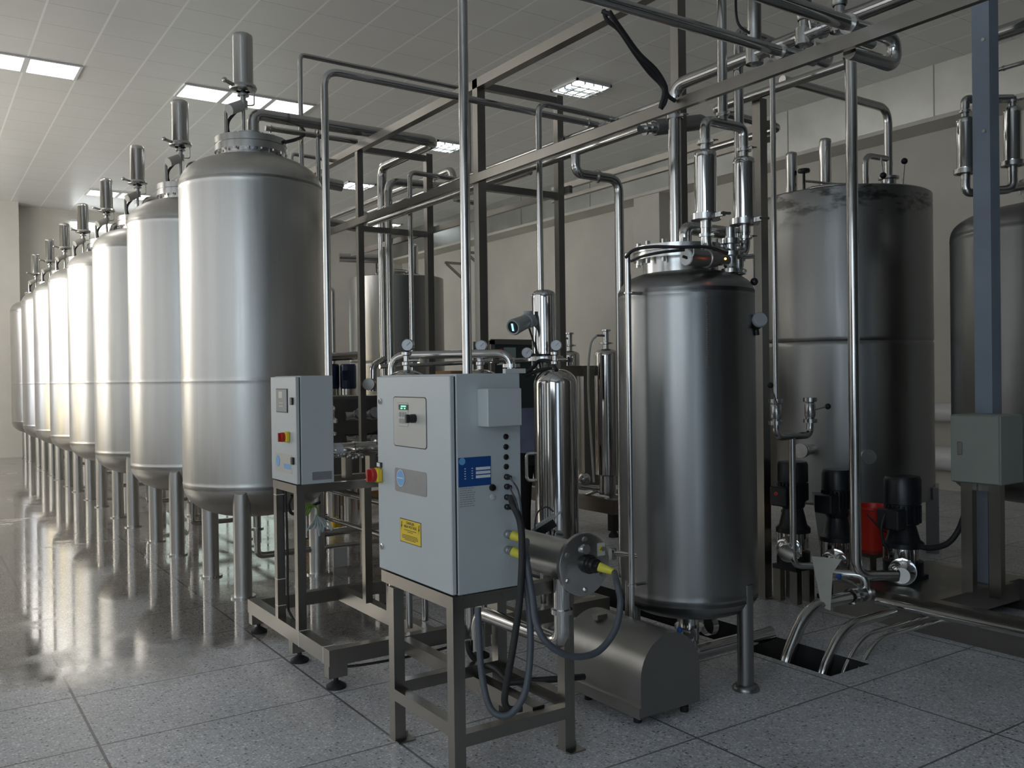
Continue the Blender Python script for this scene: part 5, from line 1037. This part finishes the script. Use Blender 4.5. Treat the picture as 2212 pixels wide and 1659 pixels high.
bp = [W_(0, 0, .88) + (.09, .085), W_(0, 0, 1.08) + (.085, .08), W_(0, 0, 1.26) + (.085, .08), W_(0, -.01, 1.36) + (.06, .06), W_(-.005, -.015, 1.43) + (.05,), W_(-.01, -.025, 1.50) + (.072, .078), W_(-.01, -.03, 1.58) + (.078, .088), W_(-.01, -.03, 1.64) + (.055,),
      W_(-.17, 0, 1.33) + (.045,), W_(-.20, .01, 1.08) + (.042,), W_(-.215, -.03, .86) + (.030,), W_(-.215, -.05, .79) + (.034, .022),
      W_(.17, 0, 1.33) + (.045,), W_(.20, .01, 1.08) + (.042,), W_(.215, -.03, .86) + (.030,), W_(.215, -.05, .79) + (.034, .022),
      W_(-.09, 0, .80) + (.085,), W_(-.10, -.02, .46) + (.058,), W_(-.10, .02, .09) + (.04,), W_(-.11, -.12, .035) + (.035, .03),
      W_(.09, 0, .80) + (.085,), W_(.10, -.02, .46) + (.058,), W_(.10, .02, .09) + (.04,), W_(.11, -.12, .035) + (.035, .03)]
be = [(0, 1), (1, 2), (2, 3), (3, 4), (4, 5), (5, 6), (6, 7), (3, 8), (8, 9), (9, 10), (10, 11), (3, 12), (12, 13), (13, 14), (14, 15), (0, 16), (16, 17), (17, 18), (18, 19), (0, 20), (20, 21), (21, 22), (22, 23)]
for s, b0 in ((-1, 11), (1, 15)):
    for k, (dx, L) in enumerate(((-.024, .060), (-.008, .068), (.008, .064), (.022, .052))):
        n = len(bp); bp += [W_(s * .215, -.05 + dx, .75) + (.009,), W_(s * .215 - s * .005, -.052 + dx, .75 - L * .6) + (.008,), W_(s * .215 - s * .015, -.05 + dx, .75 - L) + (.007,)]; be += [(b0, n), (n, n + 1), (n + 1, n + 2)]
    n = len(bp); bp += [W_(s * .205, -.09, .775) + (.010,), W_(s * .20, -.105, .735) + (.008,)]; be += [(b0, n), (n, n + 1)]
skinmesh('body', bp, be, 'skin', pe)
FWD = V(.558, .83, 0)
def loft(secs, n=24, mb=None):              # oval sections (lateral, forward, z, half width, half depth)
    mb = mb or MB(); o = []; f = []
    for l, q, z, a, b in secs:
        c = V(*W_(l, q, z)); o += [c + rg * (a * math.cos(2 * PI * k / n)) + FWD * (b * math.sin(2 * PI * k / n)) for k in range(n)]
    for i in range(len(secs) - 1): f += [(i * n + k, i * n + (k + 1) % n, (i + 1) * n + (k + 1) % n, (i + 1) * n + k) for k in range(n)]
    return mb.add(o, f)
sh_ = loft([(0, 0, .82, .178, .128), (0, 0, .84, .185, .135), (0, 0, .95, .172, .128), (0, 0, 1.10, .168, .125), (0, 0, 1.24, .182, .128), (0, 0, 1.32, .185, .115), (0, -.005, 1.375, .165, .10), (0, -.01, 1.41, .12, .085), (-.004, -.013, 1.435, .075, .07)])
for s in (-1, 1):
    sh_.sweep([W_(s * .12, 0, 1.375), W_(s * .165, 0, 1.35), W_(s * .195, .002, 1.28), W_(s * .21, .008, 1.10), W_(s * .215, -.015, .95), W_(s * .216, -.028, .86)], [.055, .07, .068, .058, .05, .044], 16)
part('shirt', sh_, 'shirt', pe)
tr_ = loft([(0, 0, .70, .15, .12), (0, 0, .78, .165, .125), (0, 0, .86, .165, .118), (0, 0, .92, .155, .11)])
for s in (-1, 1):
    tr_.sweep([W_(s * .08, 0, .84), W_(s * .085, 0, .72), W_(s * .095, -.01, .48), W_(s * .10, .01, .25), W_(s * .10, .018, .05)], [.09, .098, .078, .070, .068], 18)
part('trousers', tr_, 'trousers', pe)
part('collar', loft([(0, -.01, 1.37, .135, .105), (-.003, -.012, 1.41, .10, .085), (-.005, -.015, 1.455, .068, .066), (-.005, -.015, 1.445, .06, .058)]), 'navy', pe)
hm = loft([(-.01, -.012, 1.515, .074, .080), (-.01, -.012, 1.575, .088, .098), (-.01, -.018, 1.63, .086, .098), (-.01, -.022, 1.672, .066, .078), (-.01, -.024, 1.695, .03, .036)], 22)
hm.v = [(V(*p) + FWD * (.035 if p[2] < 1.62 else .004)).to_tuple() for p in hm.v]
part('hair', hm, 'hair', pe)
hd = W_(-.01, -.03, 1.57)
fm = MB()
for s in (-1, 1): fm.ball((V(*hd) + rg * (s * .03) + V(-.558, -.83, 0) * .086).to_tuple(), .0065, 8)
part('eyes', fm, 'print_dark', pe); part('nose', MB().ball((V(hd[0], hd[1], 1.545) + V(-.558, -.83, 0) * .092).to_tuple(), .014, 10, 1.4), 'skin', pe)
part('mouth', MB().beam((V(hd[0], hd[1], 1.505) + rg * -.022 + V(-.558, -.83, 0) * .077).to_tuple(), (V(hd[0], hd[1], 1.505) + rg * .022 + V(-.558, -.83, 0) * .077).to_tuple(), .008), 'red', pe)
em = MB()
for s in (-1, 1): em.ball((V(hd[0], hd[1], 1.55) + rg * (s * .082)).to_tuple(), .018, 8, 1.5)
part('ears', em, 'skin', pe)
for s in (-1, 1):
    a = V(*W_(s * .105, -.06, 0)); part('shoe', MB().lathe([(0, 0), (.05, 0), (.052, .03), (.04, .075), (0, .085)], (a.x, a.y, 0), n=16), 'black', pe)
